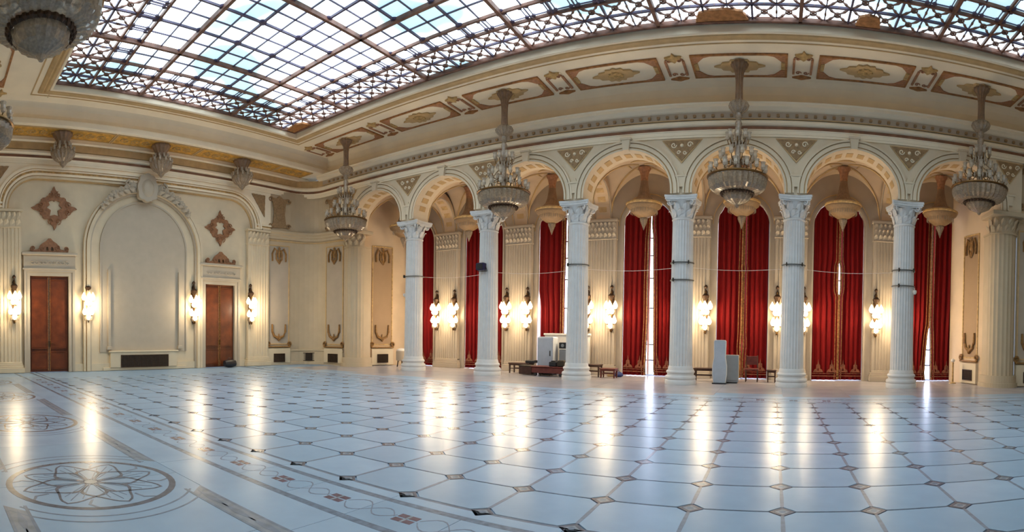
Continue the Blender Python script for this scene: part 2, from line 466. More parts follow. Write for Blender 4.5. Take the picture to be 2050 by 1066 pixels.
# spandrels outside the basket arch
bo = basket(.5)
LW(MB().strip([(max(p[0], UA-.5), p[1]) for p in bo], [(p[0], 8.2) for p in bo], -.16, 0), 'spandrel_field', 'plaster')
LW(MB().box(-4.6, UA-.5, -.16, 0, 6.3, 8.2), 'spandrel_field', 'plaster'); LW(MB().box(UB+.5, U1, -.16, 0, 6.3, 8.2), 'spandrel_field', 'plaster')
for a, c_ in ((-4.6, UA-.24), (UB+.24, U1)): LW(MB().bbox(a, c_, -.2, 0, 6.36, 6.46, .02).bbox(a, c_, -.23, 0, 6.52, 6.6, .02), 'spring_moulding', 'plaster'); LW(MB().box(a, c_, -.17, 0, 6.46, 6.52), 'spring_line', 'gilt_tan')
for u in (2.75, 14.25):
    s_ = -1 if u < 8 else 1
    plate('spandrel_ornament', wavy([(u-s_*.3, 7.95), (u+s_*.45, 7.95), (u+s_*.42, 6.95)], .03, 8), 'relief_grey', wl, -.2, -.15)
# fluted pilasters
def pilaster_local(x0, x1, d, z0, z1, n, par, mt='plaster_wall', base=True, cap=True, nm='pilaster_shaft'):
    p = [(x0, 0), (x0, -d)]; wv = (x1-x0-.12)/n
    for k in range(n):
        a = x0+.06+k*wv
        p += [(a+wv*.18, -d), (a+wv*.3, -d+.028), (a+wv*.7, -d+.028), (a+wv*.82, -d)]
    p += [(x1, -d), (x1, 0)]
    s_ = MB(); n_ = len(p)
    s_.add([(a, b_, z) for z in (z0, z1) for a, b_ in p], [(i, i+1, n_+i+1, n_+i) for i in range(n_-1)]+[tuple(range(n_, 2*n_))])
    s_.build(nm, mt, par)
    if base:
        q = MB()
        for (e, za, zb) in ((.1, 0, .2), (.07, .2, .27), (.04, .27, .36), (.02, .36, z0)): q.bbox(x0-e, x1+e, -d-e, 0, za, zb, .012)
        q.build('pilaster_base', mt, par)
def leaf_capital(x0, x1, d, z0, z1, par, mt='plaster_white', rows=2, n=5):
    q = MB().box(x0-.012, x1+.012, -d-.004, 0, z0, z1-.01).bbox(x0-.06, x1+.06, -d-.08, 0, z1-.1, z1, .015).bbox(x0-.02, x1+.02, -d-.03, 0, z0-.05, z0, .01)
    h = (z1-z0-.12)/rows
    for r in range(rows):
        for k in range(n+r % 2):
            wv = (x1-x0)/(n+r % 2); cx = x0+wv*(k+.5); za = z0+r*h
            q.add([(cx-wv*.42, -d-.005, za), (cx+wv*.42, -d-.005, za), (cx+wv*.46, -d-.03, za+h*.6), (cx+wv*.2, -d-.09, za+h*.95),
                   (cx, -d-.11, za+h*.9), (cx-wv*.2, -d-.09, za+h*.95), (cx-wv*.46, -d-.03, za+h*.6), (cx, -d-.045, za+h*.5)],
                  [(0, 1, 2, 7), (7, 2, 3, 4), (7, 4, 5, 6), (0, 7, 6)])
    return q.build('capital', mt, par)
for (a, c_) in ((2.35, 3.5), (13.75, 14.9)):
    pilaster_local(a, c_, .22, .42, 5.6, 7, wl); leaf_capital(a, c_, .22, 5.65, 6.32, wl, 'plaster_wall')
for (a, c_) in ((5.98, 6.08), (11.3, 11.4)):
    pass
# skirting
LW(MB().box(3.5, 3.62, -.08, 0, 0, .3).box(5.66, 7.2, -.08, 0, 0, .3).box(10.2, 11.35, -.08, 0, 0, .3).box(13.3, 13.75, -.08, 0, 0, .3).box(-4.6, 2.3, -.08, 0, 0, .3), 'skirting', 'plaster_wall')
# niche
NC, NS = 8.7, 4.95
def archline(a, bb, zl, n=28): return [(NC-a, zl)]+[(NC-a*cos(pi*i/n), NS+bb*sin(pi*i/n)) for i in range(n+1)]+[(NC+a, zl)]
for a0, a1, dd, mt in ((2.34, 2.42, .10, 'plaster_white'), (2.42, 2.56, .22, 'plaster_wall'), (2.56, 2.60, .12, 'plaster_tan'), (2.60, 2.68, .18, 'plaster_wall')):
    LW(MB().strip(archline(a0, a0-.06, .0), archline(a1, a1-.06, .0), -dd, 0), 'niche_moulding', mt)
LW(MB().strip(archline(1.9, 1.95, .75), archline(1.97, 2.02, .75), -.07, 0), 'niche_panel_edge', 'plaster_white')
LW(MB().prism(archline(1.9, 1.95, .75), -.03, 0), 'niche_panel', 'plaster_white')
for u in (7.12, 10.3):
    LW(MB().box(u-.05, u+.05, -.12, 0, .95, 4.1).bbox(u-.1, u+.1, -.16, 0, .85, .98), 'niche_strip', 'plaster_white')
LW(MB().bbox(6.85, 10.6, -.13, 0, 0, .12).bbox(7.15, 10.15, -.17, 0, .12, .74).bbox(7.1, 10.2, -.2, 0, .74, .8), 'niche_plinth', 'plaster_wall')
def grille(par, x0, x1, z0, z1, d, nb):
    g = MB().box(x0, x1, -d-.015, -d+.02, z0, z1).build('grille', 'grille_dark', par)
    fr = MB()
    fr.strip([(x0-.03, z0-.03), (x1+.03, z0-.03), (x1+.03, z1+.03), (x0-.03, z1+.03)], [(x0, z0), (x1, z0), (x1, z1), (x0, z1)], -d-.035, -d, closed=True)
    fr.build('grille_frame', 'bronze_dark', par)
    br = MB()
    for k in range(1, nb): x = x0+(x1-x0)*k/nb; br.box(x-.006, x+.006, -d-.03, -d-.01, z0, z1)
    for k in range(1, 5): z = z0+(z1-z0)*k/5; br.box(x0, x1, -d-.028, -d-.01, z-.005, z+.005)
    br.build('grille_bars', 'bronze_dark', par)
grille(wl, 7.62, 9.7, .15, .6, .17, 34)
# crest on the niche: cartouche, shell and leaves
plate('niche_cartouche', [(NC+x, z) for x, z in wavy([(-.38, 7.05), (0, 6.9), (.38, 7.05), (.46, 7.5), (.3, 7.95), (0, 8.06), (-.3, 7.95), (-.46, 7.5)], .03, 4)], 'plaster_white', wl, -.42, -.18)
LW(MB().lathe([(0, -.12), (.2, -.1), (.28, 0), (.2, .1), (0, .12)], 16).xf(lambda x, y, z: (NC+x, -.42+z*.8, 7.45+y*1.3)), 'niche_shell', 'plaster_white', True)
lf = MB()
for s_ in (-1, 1):
    for k in range(7):
        t = .16+.11*k; ang = pi/2-s_*t*1.0
        cx, cz = NC+2.5*cos(ang), NS+2.45*sin(ang); h = .42-.035*k
        for q in (-1, 0, 1):
            aa = ang+q*.9-s_*.5
            tip = (cx+h*cos(aa), cz+h*sin(aa)); nx, nz = -sin(aa), cos(aa)
            lf.add([(cx-nx*.09, -.2, cz-nz*.09), (cx+nx*.09, -.2, cz+nz*.09), (cx+.5*h*cos(aa)+nx*.12, -.3, cz+.5*h*sin(aa)+nz*.12), (tip[0], -.36, tip[1]),
                    (cx+.5*h*cos(aa)-nx*.12, -.3, cz+.5*h*sin(aa)-nz*.12), (cx+.4*h*cos(aa), -.38, cz+.4*h*sin(aa))], [(0, 1, 5), (1, 2, 5), (2, 3, 5), (3, 4, 5), (4, 0, 5)])
    lf.tube([(NC+p, -.3, q) for p, q in spiral(s_*1.55, 7.0, .22, 1.2, pi/2, 16, s_)], .045)
    lf.tube([(NC+p, -.3, q) for p, q in spiral(s_*.75, 7.55, .2, 1.2, pi/2, 16, -s_)], .045)
LW(lf, 'niche_acanthus', 'plaster_white')
# doors, their surrounds, crests and the lattice diamonds above
def dbl_door(n_, u, half, h):
    d = struct(MB().strip([(u-half-.24, 0), (u-half-.24, h+.24), (u+half+.24, h+.24), (u+half+.24, 0)], [(u-half, 0), (u-half, h), (u+half, h), (u+half, 0)], -.12, .1)
               .strip([(u-half-.24, 0), (u-half-.24, h+.24), (u+half+.24, h+.24), (u+half+.24, 0)], [(u-half-.15, 0), (u-half-.15, h+.15), (u+half+.15, h+.15), (u+half+.15, 0)], -.16, .1)
               .build('door_%d' % n_, 'plaster_white', loc=(XL, 0, 0), rot=pi/2))
    MB().bbox(u-half-.26, u+half+.26, -.15, 0, h+.25, h+.8).build('door_frieze', 'plaster_white', d)
    MB().bbox(u-half-.34, u+half+.34, -.24, 0, h+.8, h+.92, .03).bbox(u-half-.3, u+half+.3, -.19, 0, h+.24, h+.3).build('door_cornice', 'plaster_white', d)
    rl = MB()
    for k in range(9):
        x = u-half+2*half*(k+.5)/9; rl.tube([(p, -.16, q) for p, q in spiral(x, h+.52, .09, 1.1, k % 2*pi, 12, 1 if k % 2 else -1)], .018, 5)
    rl.build('frieze_scrolls', 'plaster_white', d)
    for s_ in (-1, 1):
        x0, x1 = (u-half+.01, u-.006) if s_ < 0 else (u+.006, u+half-.01)
        lfm = MB().box(x0, x1, .02, .08, .01, h-.005).build('door_leaf', 'wood_door', d)
        MB().bbox(x0+.09, x1-.09, -.02, .05, .95, h-.16, .02).build('door_panel', 'wood_door', lfm)
        MB().bbox(x0+.09, x1-.09, -.02, .05, .14, .78, .02).build('door_panel', 'wood_door', lfm)
        mo = MB()
        for (za, zb) in ((.92, h-.13), (.11, .81)):
            mo.strip([(x0+.05, za), (x1-.05, za), (x1-.05, zb), (x0+.05, zb)], [(x0+.09, za+.04), (x1-.09, za+.04), (x1-.09, zb-.04), (x0+.09, zb-.04)], -.03, .04, closed=True)
        mo.build('panel_moulding', 'wood_door', lfm)
        gx = x1-.03 if s_ < 0 else x0+.03
        MB().box(gx-.02, gx+.02, -.005, .03, .05, h-.05).build('gilt_edge', 'gold_braid', lfm)
        MB().box(gx-.02, gx+.02, -.02, .03, 1.0, 1.22).tube([(gx, -.02, 1.13), (gx, -.06, 1.13), (gx-s_*-.09, -.06, 1.13)], .01).build('door_handle', 'brass', lfm)
    base = h+.92
    out = [(-.75, 0), (.75, 0), (.77, .16), (.66, .2), (.62, .08), (.45, .12), (.3, .34), (.14, .44), (.05, .54), (-.05, .54), (-.14, .44), (-.3, .34), (-.45, .12), (-.62, .08), (-.66, .2), (-.77, .16)]
    plate('door_crest', [(u+a, base+c_) for a, c_ in out], 'wall_russet', d, -.16, -.08,
          holes=[[(u+a*.5+o_, base+.06+c_*.42) for a, c_ in ((-.12, 0), (.12, 0), (.06, .34), (-.06, .34))] for o_ in (-.1, .1)])
    sc = MB()
    for s_ in (-1, 1):
        sc.tube([(u+p, -.16, q) for p, q in spiral(s_*.66, base+.14, .11, 1.1, -pi/2, 14, s_)], .028)
        sc.tube([(u+p, -.16, q) for p, q in spiral(s_*.3, base+.16, .12, 1.2, pi/2, 14, -s_)], .024)
    sc.build('crest_scrolls', 'wall_russet', d)
    return d
dbl_door(1, 4.64, .78, 3.78); dbl_door(2, 12.33, .76, 3.68)
def lattice_diamond(u, z, a, bb):
    out = wavy([(a, 0), (a*.62, bb*.2), (a*.5, bb*.45), (a*.2, bb*.55), (0, bb), (-a*.2, bb*.55), (-a*.5, bb*.45), (-a*.62, bb*.2), (-a, 0), (-a*.62, -bb*.2), (-a*.5, -bb*.45), (-a*.2, -bb*.55), (0, -bb), (a*.2, -bb*.55), (a*.5, -bb*.45), (a*.62, -bb*.2)], .05, 3)
    hole = [(.34*a, .02), (.2*a, .14*bb), (.26*a, .3*bb), (.06*a, .36*bb), (0, .3*bb), (-.06*a, .36*bb), (-.26*a, .3*bb), (-.2*a, .14*bb), (-.34*a, .02), (-.15*a, -.1*bb), (-.2*a, -.36*bb), (0, -.3*bb), (.2*a, -.36*bb), (.15*a, -.1*bb)]
    o_ = plate('wall_diamond', [(u+p, z+q) for p, q in out], 'wall_russet', wl, -.06, -.0, holes=[[(u+p, z+q) for p, q in hole]])
    sc = MB()
    for sx, sz in ((1, 0), (-1, 0), (0, 1), (0, -1)):
        for s_ in (-1, 1):
            cx, cz = u+sx*a*.58+(0 if sx else s_*a*.16), z+sz*bb*.6+(0 if sz else s_*bb*.16)
            sc.tube([(p, -.075, q) for p, q in spiral(cx, cz, .13, 1.3, atan2(sz, sx), 12, s_)], .022, 5)
    sc.build('diamond_scrolls', 'wall_russet', o_)
lattice_diamond(4.86, 6.45, .93, .86); lattice_diamond(12.35, 6.2, .80, .80)

# ------------------------------------------------------------------ corner between left wall and arcade
CA = (-20.62, 14.9); CB = (-20.42, 16.15); CD = (-19.42, 17.52); CE = (-18.2, 17.66)
arc = [(-19.42-1.0*cos(t*pi/16), 16.15+1.37*sin(t*pi/16)) for t in range(1, 8)]
cpath = [(-20.6, 14.5), CA, CB]+arc+[CD, CE]
wc = struct(MB().sweep([(0, 0), (0, 8.3)], cpath).build('wall_corner', 'plaster_corner'))
def trim_on(path, prof, name, mt, par=None, closed=False):
    return MB().sweep(prof, path, closed).build(name, mt, par)
trim_on(cpath, [(0, .0), (.1, .0), (.1, .12), (.06, .14), (.06, .62), (.09, .66), (.09, .72), (0, .74)], 'corner_base', 'plaster_corner', wc)
string = [(0, 6.0), (.06, 6.02), (.06, 6.12), (.12, 6.16), (.12, 6.24), (.2, 6.3), (.2, 6.38), (0, 6.42)]
trim_on(cpath, string, 'string_course', 'plaster_corner', wc)
trim_on(cpath, [(0.005, 5.9), (.03, 5.9), (.03, 5.96), (0.005, 5.96)], 'string_line', 'plaster_tan', wc)
def ornate_panel(p0, p1, par, grl=True, upper=True, x_off=0, fr='plaster_tan', warm=False, hw=None):
    dx, dy = p1[0]-p0[0], p1[1]-p0[1]; L = sqrt(dx*dx+dy*dy); rot = atan2(dy, dx)
    cx, cy = (p0[0]+p1[0])/2, (p0[1]+p1[1])/2
    hwv = hw or (L/2-.06)
    o_ = MB().strip([(-hwv, .98), (hwv, .98), (hwv, 5.72), (-hwv, 5.72)], [(-hwv+.05, 1.03), (hwv-.05, 1.03), (hwv-.05, 5.67), (-hwv+.05, 5.67)], -.035, .0, closed=True).build('panel_frame', 'gilt_tan' if warm else 'plaster_tan', par, (cx, cy, 0), rot=rot)
    MB().box(-hwv+.05, hwv-.05, -.012, 0, 1.03, 5.67).build('panel_field', 'panel_warm' if warm else 'plaster_cream', o_)
    g = MB(); s = hwv*.62
    g.tube([(-s, -.05, 4.95), (-s*1.05, -.05, 5.3), (-s*.7, -.05, 5.55), (-s*.3, -.05, 5.45), (-s*.45, -.05, 5.25)], .046, 6)
    g.tube([(s, -.05, 4.95), (s*1.05, -.05, 5.3), (s*.7, -.05, 5.55), (s*.3, -.05, 5.45), (s*.45, -.05, 5.25)], .046, 6)
    g.tube([(-s*.4, -.05, 5.3), (-s*.42, -.05, 5.05), (0, -.05, 4.86), (s*.42, -.05, 5.05), (s*.4, -.05, 5.3)], .042, 6)
    for z, r in ((5.5, .1), (5.25, .12), (4.95, .1)): g.lathe([(0, -.04), (r, -.02), (r*.8, .03), (0, .05)], 8, (0, 0, 0)).xf(lambda x, y, zz: (x, y, zz)) if False else g.add([(r*cos(k*pi/4)*(1 if k % 2 else .6), -.06, z+r*1.5*sin(k*pi/4)*(1 if k % 2 == 0 else .7)) for k in range(8)]+[(0, -.1, z)], [(k, (k+1) % 8, 8) for k in range(8)])
    g.build('panel_drop', 'ornament_gold', o_)
    g = MB()
    g.tube([(-s, -.05, 1.95), (-s*.98, -.05, 1.6), (-s*.7, -.05, 1.38), (-s*.2, -.05, 1.3), (0, -.05, 1.22), (s*.2, -.05, 1.3), (s*.7, -.05, 1.38), (s*.98, -.05, 1.6), (s, -.05, 1.95)], [.04, .055, .06, .07, .085, .07, .06, .055, .04], 6)
    g.tube([(0, -.05, 1.2), (0, -.05, 1.5)], [.07, .02], 6)
    g.build('panel_garland', 'ornament_gold', o_)
    g = MB().bbox(-hwv-.04, hwv+.04, -.12, 0, .84, .9, .015)
    for s_ in (-1, 1): g.tube([(s_*(hwv-.02)+p, -.07, q) for p, q in spiral(0, 1.02, .12, 1.2, -pi/2, 12, s_)], .042, 6)
    g.build('panel_sill', 'ornament_gold' if warm else 'ornament_gold', o_)
    q = MB().bbox(-hwv-.02, hwv+.02, -.1, 0, .02, .8, .02); q.build('panel_pedestal', 'plaster_wall', o_)
    if grl: grille(o_, -min(.27, hwv*.6), min(.27, hwv*.6), .17, .52, .1, 10)
    if upper:
        out = wavy([(-.5, 6.55), (.5, 6.55), (.36, 6.75), (.3, 7.2), (.36, 7.7), (.55, 7.95), (.2, 7.92), (0, 8.05), (-.2, 7.92), (-.55, 7.95), (-.36, 7.7), (-.3, 7.2), (-.36, 6.75)], .02, 3)
        sc = min(1, hwv/.6)
        c_ = plate('corner_cartouche', [(a*sc, z) for a, z in out], 'relief_grey', o_, -.07, 0)
        q = MB()
        for sx in (-1, 1):
            q.tube([(sx*.5*sc+p, -.07, z) for p, z in spiral(0, 6.62, .13, 1.2, 0, 12, sx)], .035, 5); q.tube([(sx*.5*sc+p, -.07, z) for p, z in spiral(0, 7.85, .13, 1.2, 0, 12, -sx)], .035, 5)
        q.tube([(.2*sc*cos(t*pi/8), -.08, 7.25+.36*sin(t*pi/8)) for t in range(16)], .03, 5, closed=True)
        q.build('cartouche_scrolls', 'relief_grey', o_)
    return o_
ornate_panel(CA, CB, wc); ornate_panel(CD, CE, wc)
# grille in the concave recess
gr = MB().build('grille', 'grille_dark', wc)
a_, b2 = arc[2], arc[4]
ra = atan2(b2[1]-a_[1], b2[0]-a_[0])
nh = MB().bbox(-.36, .36, -.04, .2, .1, .62, .02).build('recess_block', 'plaster_wall', wc, ((a_[0]+b2[0])/2, (a_[1]+b2[1])/2, 0), rot=ra)
bpy.data.objects.remove(gr)
grille(nh, -.28, .28, .2, .54, .04, 10)

# ------------------------------------------------------------------ arcade wall
wa = MB()
AA, AB_, AZ = 0, 1.37, 6.42
def arch_half(i): return (EDGE[i+1]-EDGE[i])/2-.36
for i in range(7):
    a = arch_half(i); cx = BAYX[i]
    p = [(cx-a*cos(pi*k/28), AZ+AB_*sin(pi*k/28)) for k in range(29)]
    wa.strip(p, [(x, 8.4) for x, z in p], YW, 18.34)
for k, x in enumerate(EDGE):
    wa.box(x-.36 if k else x-.5, x+.36 if k < 7 else x+.5, YW+.002, 18.338, 6.245, 8.39)
wa = struct(wa.build('wall_arcade', 'plaster_arch'))
for i in range(7):
    a = arch_half(i); cx = BAYX[i]
    def al(o_): return [(cx-a-o_, 6.3)]+[(cx-(a+o_)*cos(pi*k/28), AZ+(AB_+o_)*sin(pi*k/28)) for k in range(29)]+[(cx+a+o_, 6.3)]
    for (o0, o1, d, mt) in ((.0, .06, .10, 'plaster_arch'), (.06, .1, .05, 'plaster_tan'), (.1, .22, .09, 'plaster_arch'), (.22, .25, .04, 'plaster_tan'), (.25, .31, .12, 'plaster_arch')):
        MB().strip(al(o0), al(o1), YW-d, YW).build('archivolt', mt, wa)
    # soffit panels
    for k in range(11):
        t = pi*(k+.75)/12.5; t1 = t+.15
        q = []
        for (tt, yy) in ((t, 17.68), (t1, 17.68), (t1, 18.06), (t, 18.06)):
            q.append((cx-a*.992*cos(tt), yy, AZ+AB_*.992*sin(tt)))
        q2 = [(cx+(x-cx)*1.012, y, AZ+(z-AZ)*1.012) for x, y, z in q]
        MB().add(q+q2, [(0, 1, 2, 3), (7, 6, 5, 4), (0, 4, 5, 1), (1, 5, 6, 2), (2, 6, 7, 3), (3, 7, 4, 0)]).build('soffit_panel', 'plaster_tan', wa)
    # keystone
    MB().prism([(cx-.1, AZ+AB_-.02), (cx+.1, AZ+AB_-.02), (cx+.15, 8.14), (cx-.15, 8.14)], YW-.2, YW).bbox(cx-.19, cx+.19, YW-.24, YW, 8.1, 8.17).build('keystone', 'plaster_arch', wa)
for k, x in enumerate(EDGE):
    if 0 < k < 7 or True:
        # spandrel triangle, raised and carved; bracket between archivolts
        hw_ = .62 if 0 < k < 7 else .5
        plate('spandrel_ornament', wavy([(x-hw_, 8.02), (x+hw_, 8.02), (x, 7.36)], .02, 10), 'relief_grey', wa, YW-.05, YW+.0)
        MB().strip([(x-hw_-.05, 8.05), (x+hw_+.05, 8.05), (x, 7.28)], [(x-hw_, 8.02), (x+hw_, 8.02), (x, 7.35)], YW-.035, YW, closed=True).build('spandrel_edge', 'plaster_tan', wa)
        q = MB()
        for s_ in (-1, 1):
            q.tube([(x+p, YW-.06, z) for p, z in spiral(s_*.27, 7.87, .1, 1.2, 0, 12, s_)], .02, 5)
            q.tube([(x+p, YW-.06, z) for p, z in spiral(s_*.1, 7.62, .07, 1.2, 0, 12, -s_)], .018, 5)
        q.lathe([(0, -.05), (.06, -.03), (.06, .03), (0, .05)], 10, (0, 0, 0)) if False else q.tube([(x, YW-.05, 7.86), (x, YW-.1, 7.86)], [.06, .03], 8)
        q.build('spandrel_scrolls', 'plaster', wa)
        MB().prism([(x-.1, 6.5), (x+.1, 6.5), (x+.14, 6.82), (x-.14, 6.82)], YW-.1, YW).bbox(x-.19, x+.19, YW-.13, YW, 6.82, 6.88).prism([(x-.1, 6.88), (x+.1, 6.88), (x+.05, 7.02), (x-.05, 7.02)], YW-.06, YW).build('arch_bracket', 'plaster_arch', wa)
# main entablature, carried round the corner
epath = [(XL+.15, -4.6), (XL+.15, 16.2)]+[(XL+.15+1.15*(1-cos(t*pi/12)), 16.2+1.22*sin(t*pi/12)) for t in range(1, 6)]+[(XL+1.3, YW+.0), (12.5, YW)]
en = struct(trim_on(epath, [(0, 8.10), (.05, 8.10), (.05, 8.17), (.07, 8.17), (.07, 8.28), (.1, 8.30), (.1, 8.32)], 'trim_1', 'plaster'))
trim_on(epath, [(.06, 8.32), (.06, 8.44)], 'brown_band', 'band_brown', en)
trim_on(epath, [(.06, 8.43), (.14, 8.45), (.18, 8.49), (.18, 8.55), (.13, 8.58), (.13, 8.62)], 'band_moulding', 'plaster', en)
ap = epath[6:]; apx = [(-19.6, YW), (12.5, YW)]
trim_on(epath[:8], [(.13, 8.6), (.13, 8.92)], 'frieze', 'plaster_tan', en); trim_on(epath[7:], [(.13, 8.6), (.13, 8.92)], 'frieze', 'plaster_cream', en)
trim_on(apx, [(.13, 8.86), (.2, 8.88), (.26, 8.92), (.34, 8.96), (.34, 9.05), (.38, 9.09), (.1, 9.12), (-.1, 9.12)], 'cornice', 'plaster', en)
trim_on(apx, [(.135, 8.62), (.15, 8.62), (.15, 8.65), (.135, 8.65)], 'frieze_line', 'plaster_tan', en)
dn = MB().bbox(-.05, .05, -.07, 0, -.05, .05, .02).build('dentil', 'relief_grey', en)
k = 0; x = -18.9
while x < 10.5:
    if k == 0: dn.location = (x, YW-.12, 8.74)
    else: inst(dn, en, (x, YW-.12, 8.74))
    x += .3; k += 1
# left wall frieze, gold panelled soffit and lip
lf_ = struct(MB().box(XL-.3, -19.2, -4.6, 17.6, 9.1, 9.18).bbox(-19.32, -19.12, -4.6, 17.6, 9.08, 9.32, .03).build('trim_2', 'plaster'))
MB().bbox(-20.55, -20.3, -4.6, 17.2, 8.9, 9.1, .04).build('bed_moulding', 'plaster', lf_)
for (a, c_) in ((-4.4, -.2), (-.1, 2.85), (2.95, 7.0), (7.1, 10.7), (10.8, 14.8), (14.9, 16.6)):
    o_ = MB().box(-20.28, -19.34, a, c_, 9.085, 9.1).build('soffit_panel', 'gold_frieze', lf_)
    MB().strip([(-20.3, a-.03), (-19.33, a-.03), (-19.33, c_+.03), (-20.3, c_+.03)], [(-20.26, a+.02), (-19.37, a+.02), (-19.37, c_-.02), (-20.26, c_-.02)], 9.06, 9.1, 'xy', True).build('soffit_frame', 'plaster_tan', o_)
    q = MB(); n_ = max(2, int((c_-a)/.5))
    for k in range(n_):
        yy = a+.2+(c_-a-.4)*(k+.5)/n_
        q.tube([(-19.85+p, yy+z_, 9.08) for p, z_ in spiral(0, 0, .22, 1.4, k % 2*pi, 14, 1 if k % 2 else -1)], .025, 5)
    q.build('soffit_scrolls', 'gilt_tan', o_)

# ------------------------------------------------------------------ ceiling
OX0, OX1, OY0, OY1 = -17.96, 7.56, 4.2, 14.5
ce = MB()
ce.box(-19.3, 12.5, OY1+.03, 17.6, CZ, CZ+.1); ce.box(-19.3, OX0-.03, OY0, OY1, CZ, CZ+.1)
ce.box(-19.3, 12.5, -4.7, OY0-.03, CZ, CZ+.1); ce.box(OX1+.03, 12.5, OY0, OY1, CZ, CZ+.1)
ce = struct(ce.build('ceiling', 'plaster'))
MB().add([(OX0, OY0, 9.85), (OX1, OY0, 9.85), (OX1, OY1, 9.85), (OX0, OY1, 9.85), (OX0, OY0, 10.3), (OX1, OY0, 10.3), (OX1, OY1, 10.3), (OX0, OY1, 10.3)], [(0, 1, 5, 4), (1, 2, 6, 5), (2, 3, 7, 6), (3, 0, 4, 7)]).build('skylight_curb', 'plaster', ce)
rect = [(OX0, OY0), (OX1, OY0), (OX1, OY1), (OX0, OY1)]
trim_on(rect, [(.0, 9.85), (.03, 9.83), (.08, 9.83), (.11, 9.88)], 'curb_bead', 'plaster', ce, True)
trim_on(rect, [(.1, 9.87), (.14, 9.82), (.22, 9.80), (.27, 9.84), (.33, 9.81), (.42, 9.85), (.45, 9.9)], 'curb_moulding', 'plaster_tan', ce, True)
trim_on(rect, [(.62, 9.9), (.62, 9.88), (.66, 9.88), (.66, 9.9)], 'ceiling_line', 'plaster_tan', ce, True)
# coves
trim_on([(-19.6, 17.42), (12.5, 17.42)], [(-.12, 9.05), (-.12, 9.2), (-.08, 9.5), (.02, 9.72), (.16, 9.85), (.34, 9.9)], 'cove', 'plaster', ce)
trim_on([(-19.3, -4.6), (-19.3, 17.6)], [(-.05, 9.3), (.0, 9.5), (.12, 9.7), (.3, 9.84), (.55, 9.9)], 'cove', 'plaster', ce)
def coffer(cx, cy, s=1):
    hx, hy = 1.45, .68
    o_ = MB().strip([(-hx, -hy), (hx, -hy), (hx, hy), (-hx, hy)], [(-hx+.07, -hy+.06), (hx-.07, -hy+.06), (hx-.07, hy-.06), (-hx+.07, hy-.06)], -.05, 0, 'xy', True).build('coffer_frame', 'paint_umber', ce, (cx, cy, CZ))
    MB().box(-hx+.07, hx-.07, -hy+.06, hy-.06, -.01, 0).build('coffer_field', 'plaster', o_)
    cb = None
    for sx in (-1, 1):
        for sy in (-1, 1):
            pts = [(hx-.07, hy-.06), (hx-.62, hy-.06), (hx-.4, hy-.14), (hx-.3, hy-.26), (hx-.2, hy-.4), (hx-.07, hy-.46)]
            plate('coffer_corner', [(sx*a, sy*c_) for a, c_ in pts], 'paint_russet', o_, -.045, 0, plane='xy')
        MB().bbox(min(sx*(hx-.19), sx*(hx-.07)), max(sx*(hx-.19), sx*(hx-.07)), -.2, .2, -.05, 0).build('coffer_bar', 'gilt_tan', o_)
    out = [(.62+.28*0, 0)]
    out = []
    for k in range(48):
        t = 2*pi*k/48; r = 1+.16*cos(12*t)*(1 if k % 2 else .6); ex = 1+.55*abs(cos(t))**8
        out.append((.46*r*ex*cos(t), .38*r*sin(t)))
    ro = plate('coffer_rosette', out, 'plaster_tan', o_, -.06, 0, plane='xy')
    MB().lathe([(.26, -.06), (.24, -.09), (.1, -.1), (.06, -.13)], 20, flute=10, amp=.15).build('rosette_boss', 'gilt_tan', o_)
    return o_
def divider(cx, cy):
    o_ = MB().bbox(-.3, .3, -.62, .5, -.015, 0, .005).build('divider_panel', 'plaster', ce, (cx, cy, CZ))
    for s_ in (-1, 1):
        q = MB().box(s_*.27-.035, s_*.27+.035, -.42, .46, -.05, 0).tube([(s_*.27-s_*(p+.0), z_, -.03) for p, z_ in spiral(.1, -.46, .1, 1, pi, 10, 1)], .03, 5).build('divider_edge', 'paint_russet', o_)
    plate('divider_diamond', wavy([(.3, .68), (0, .8), (-.3, .68), (0, .56)], .05, 4), 'paint_umber', o_, -.05, 0, plane='xy')
    plate('divider_finial', wavy([(.14, -.5), (.26, -.66), (.06, -.72), (0, -.86), (-.06, -.72), (-.26, -.66), (-.14, -.5), (0, -.34)], .06, 3), 'gilt_tan', o_, -.05, 0, plane='xy')
    q = MB()
    for s_ in (-1, 1): q.tube([(s_*.12+p, .38+z_, -.03) for p, z_ in spiral(0, 0, .09, 1.1, 0, 10, s_)], .02, 5)
    q.build('divider_scrolls', 'paint_russet', o_)
    return o_
cf = coffer(CPX[0], 16.37); dv = divider((CPX[0]+CPX[1])/2, 16.37)
def copy_part(o_, loc, rz=0):
    c_ = copy_tree(o_, loc); c_.parent = ce; c_.rotation_euler.z = rz; return c_
for x in CPX[1:]+[10.24]: copy_part(cf, (x, 16.37, CZ))
dvx = [(CPX[0]-1.93)]+[(CPX[i]+CPX[i+1])/2 for i in range(1, 6)]+[8.32]
for x in dvx: copy_part(dv, (x, 16.37, CZ))
for i, x in enumerate(CPX[:4]):
    copy_part(cf, (x, 1.85, CZ), pi)
    copy_part(dv, (x-1.93, 1.85, CZ), pi)

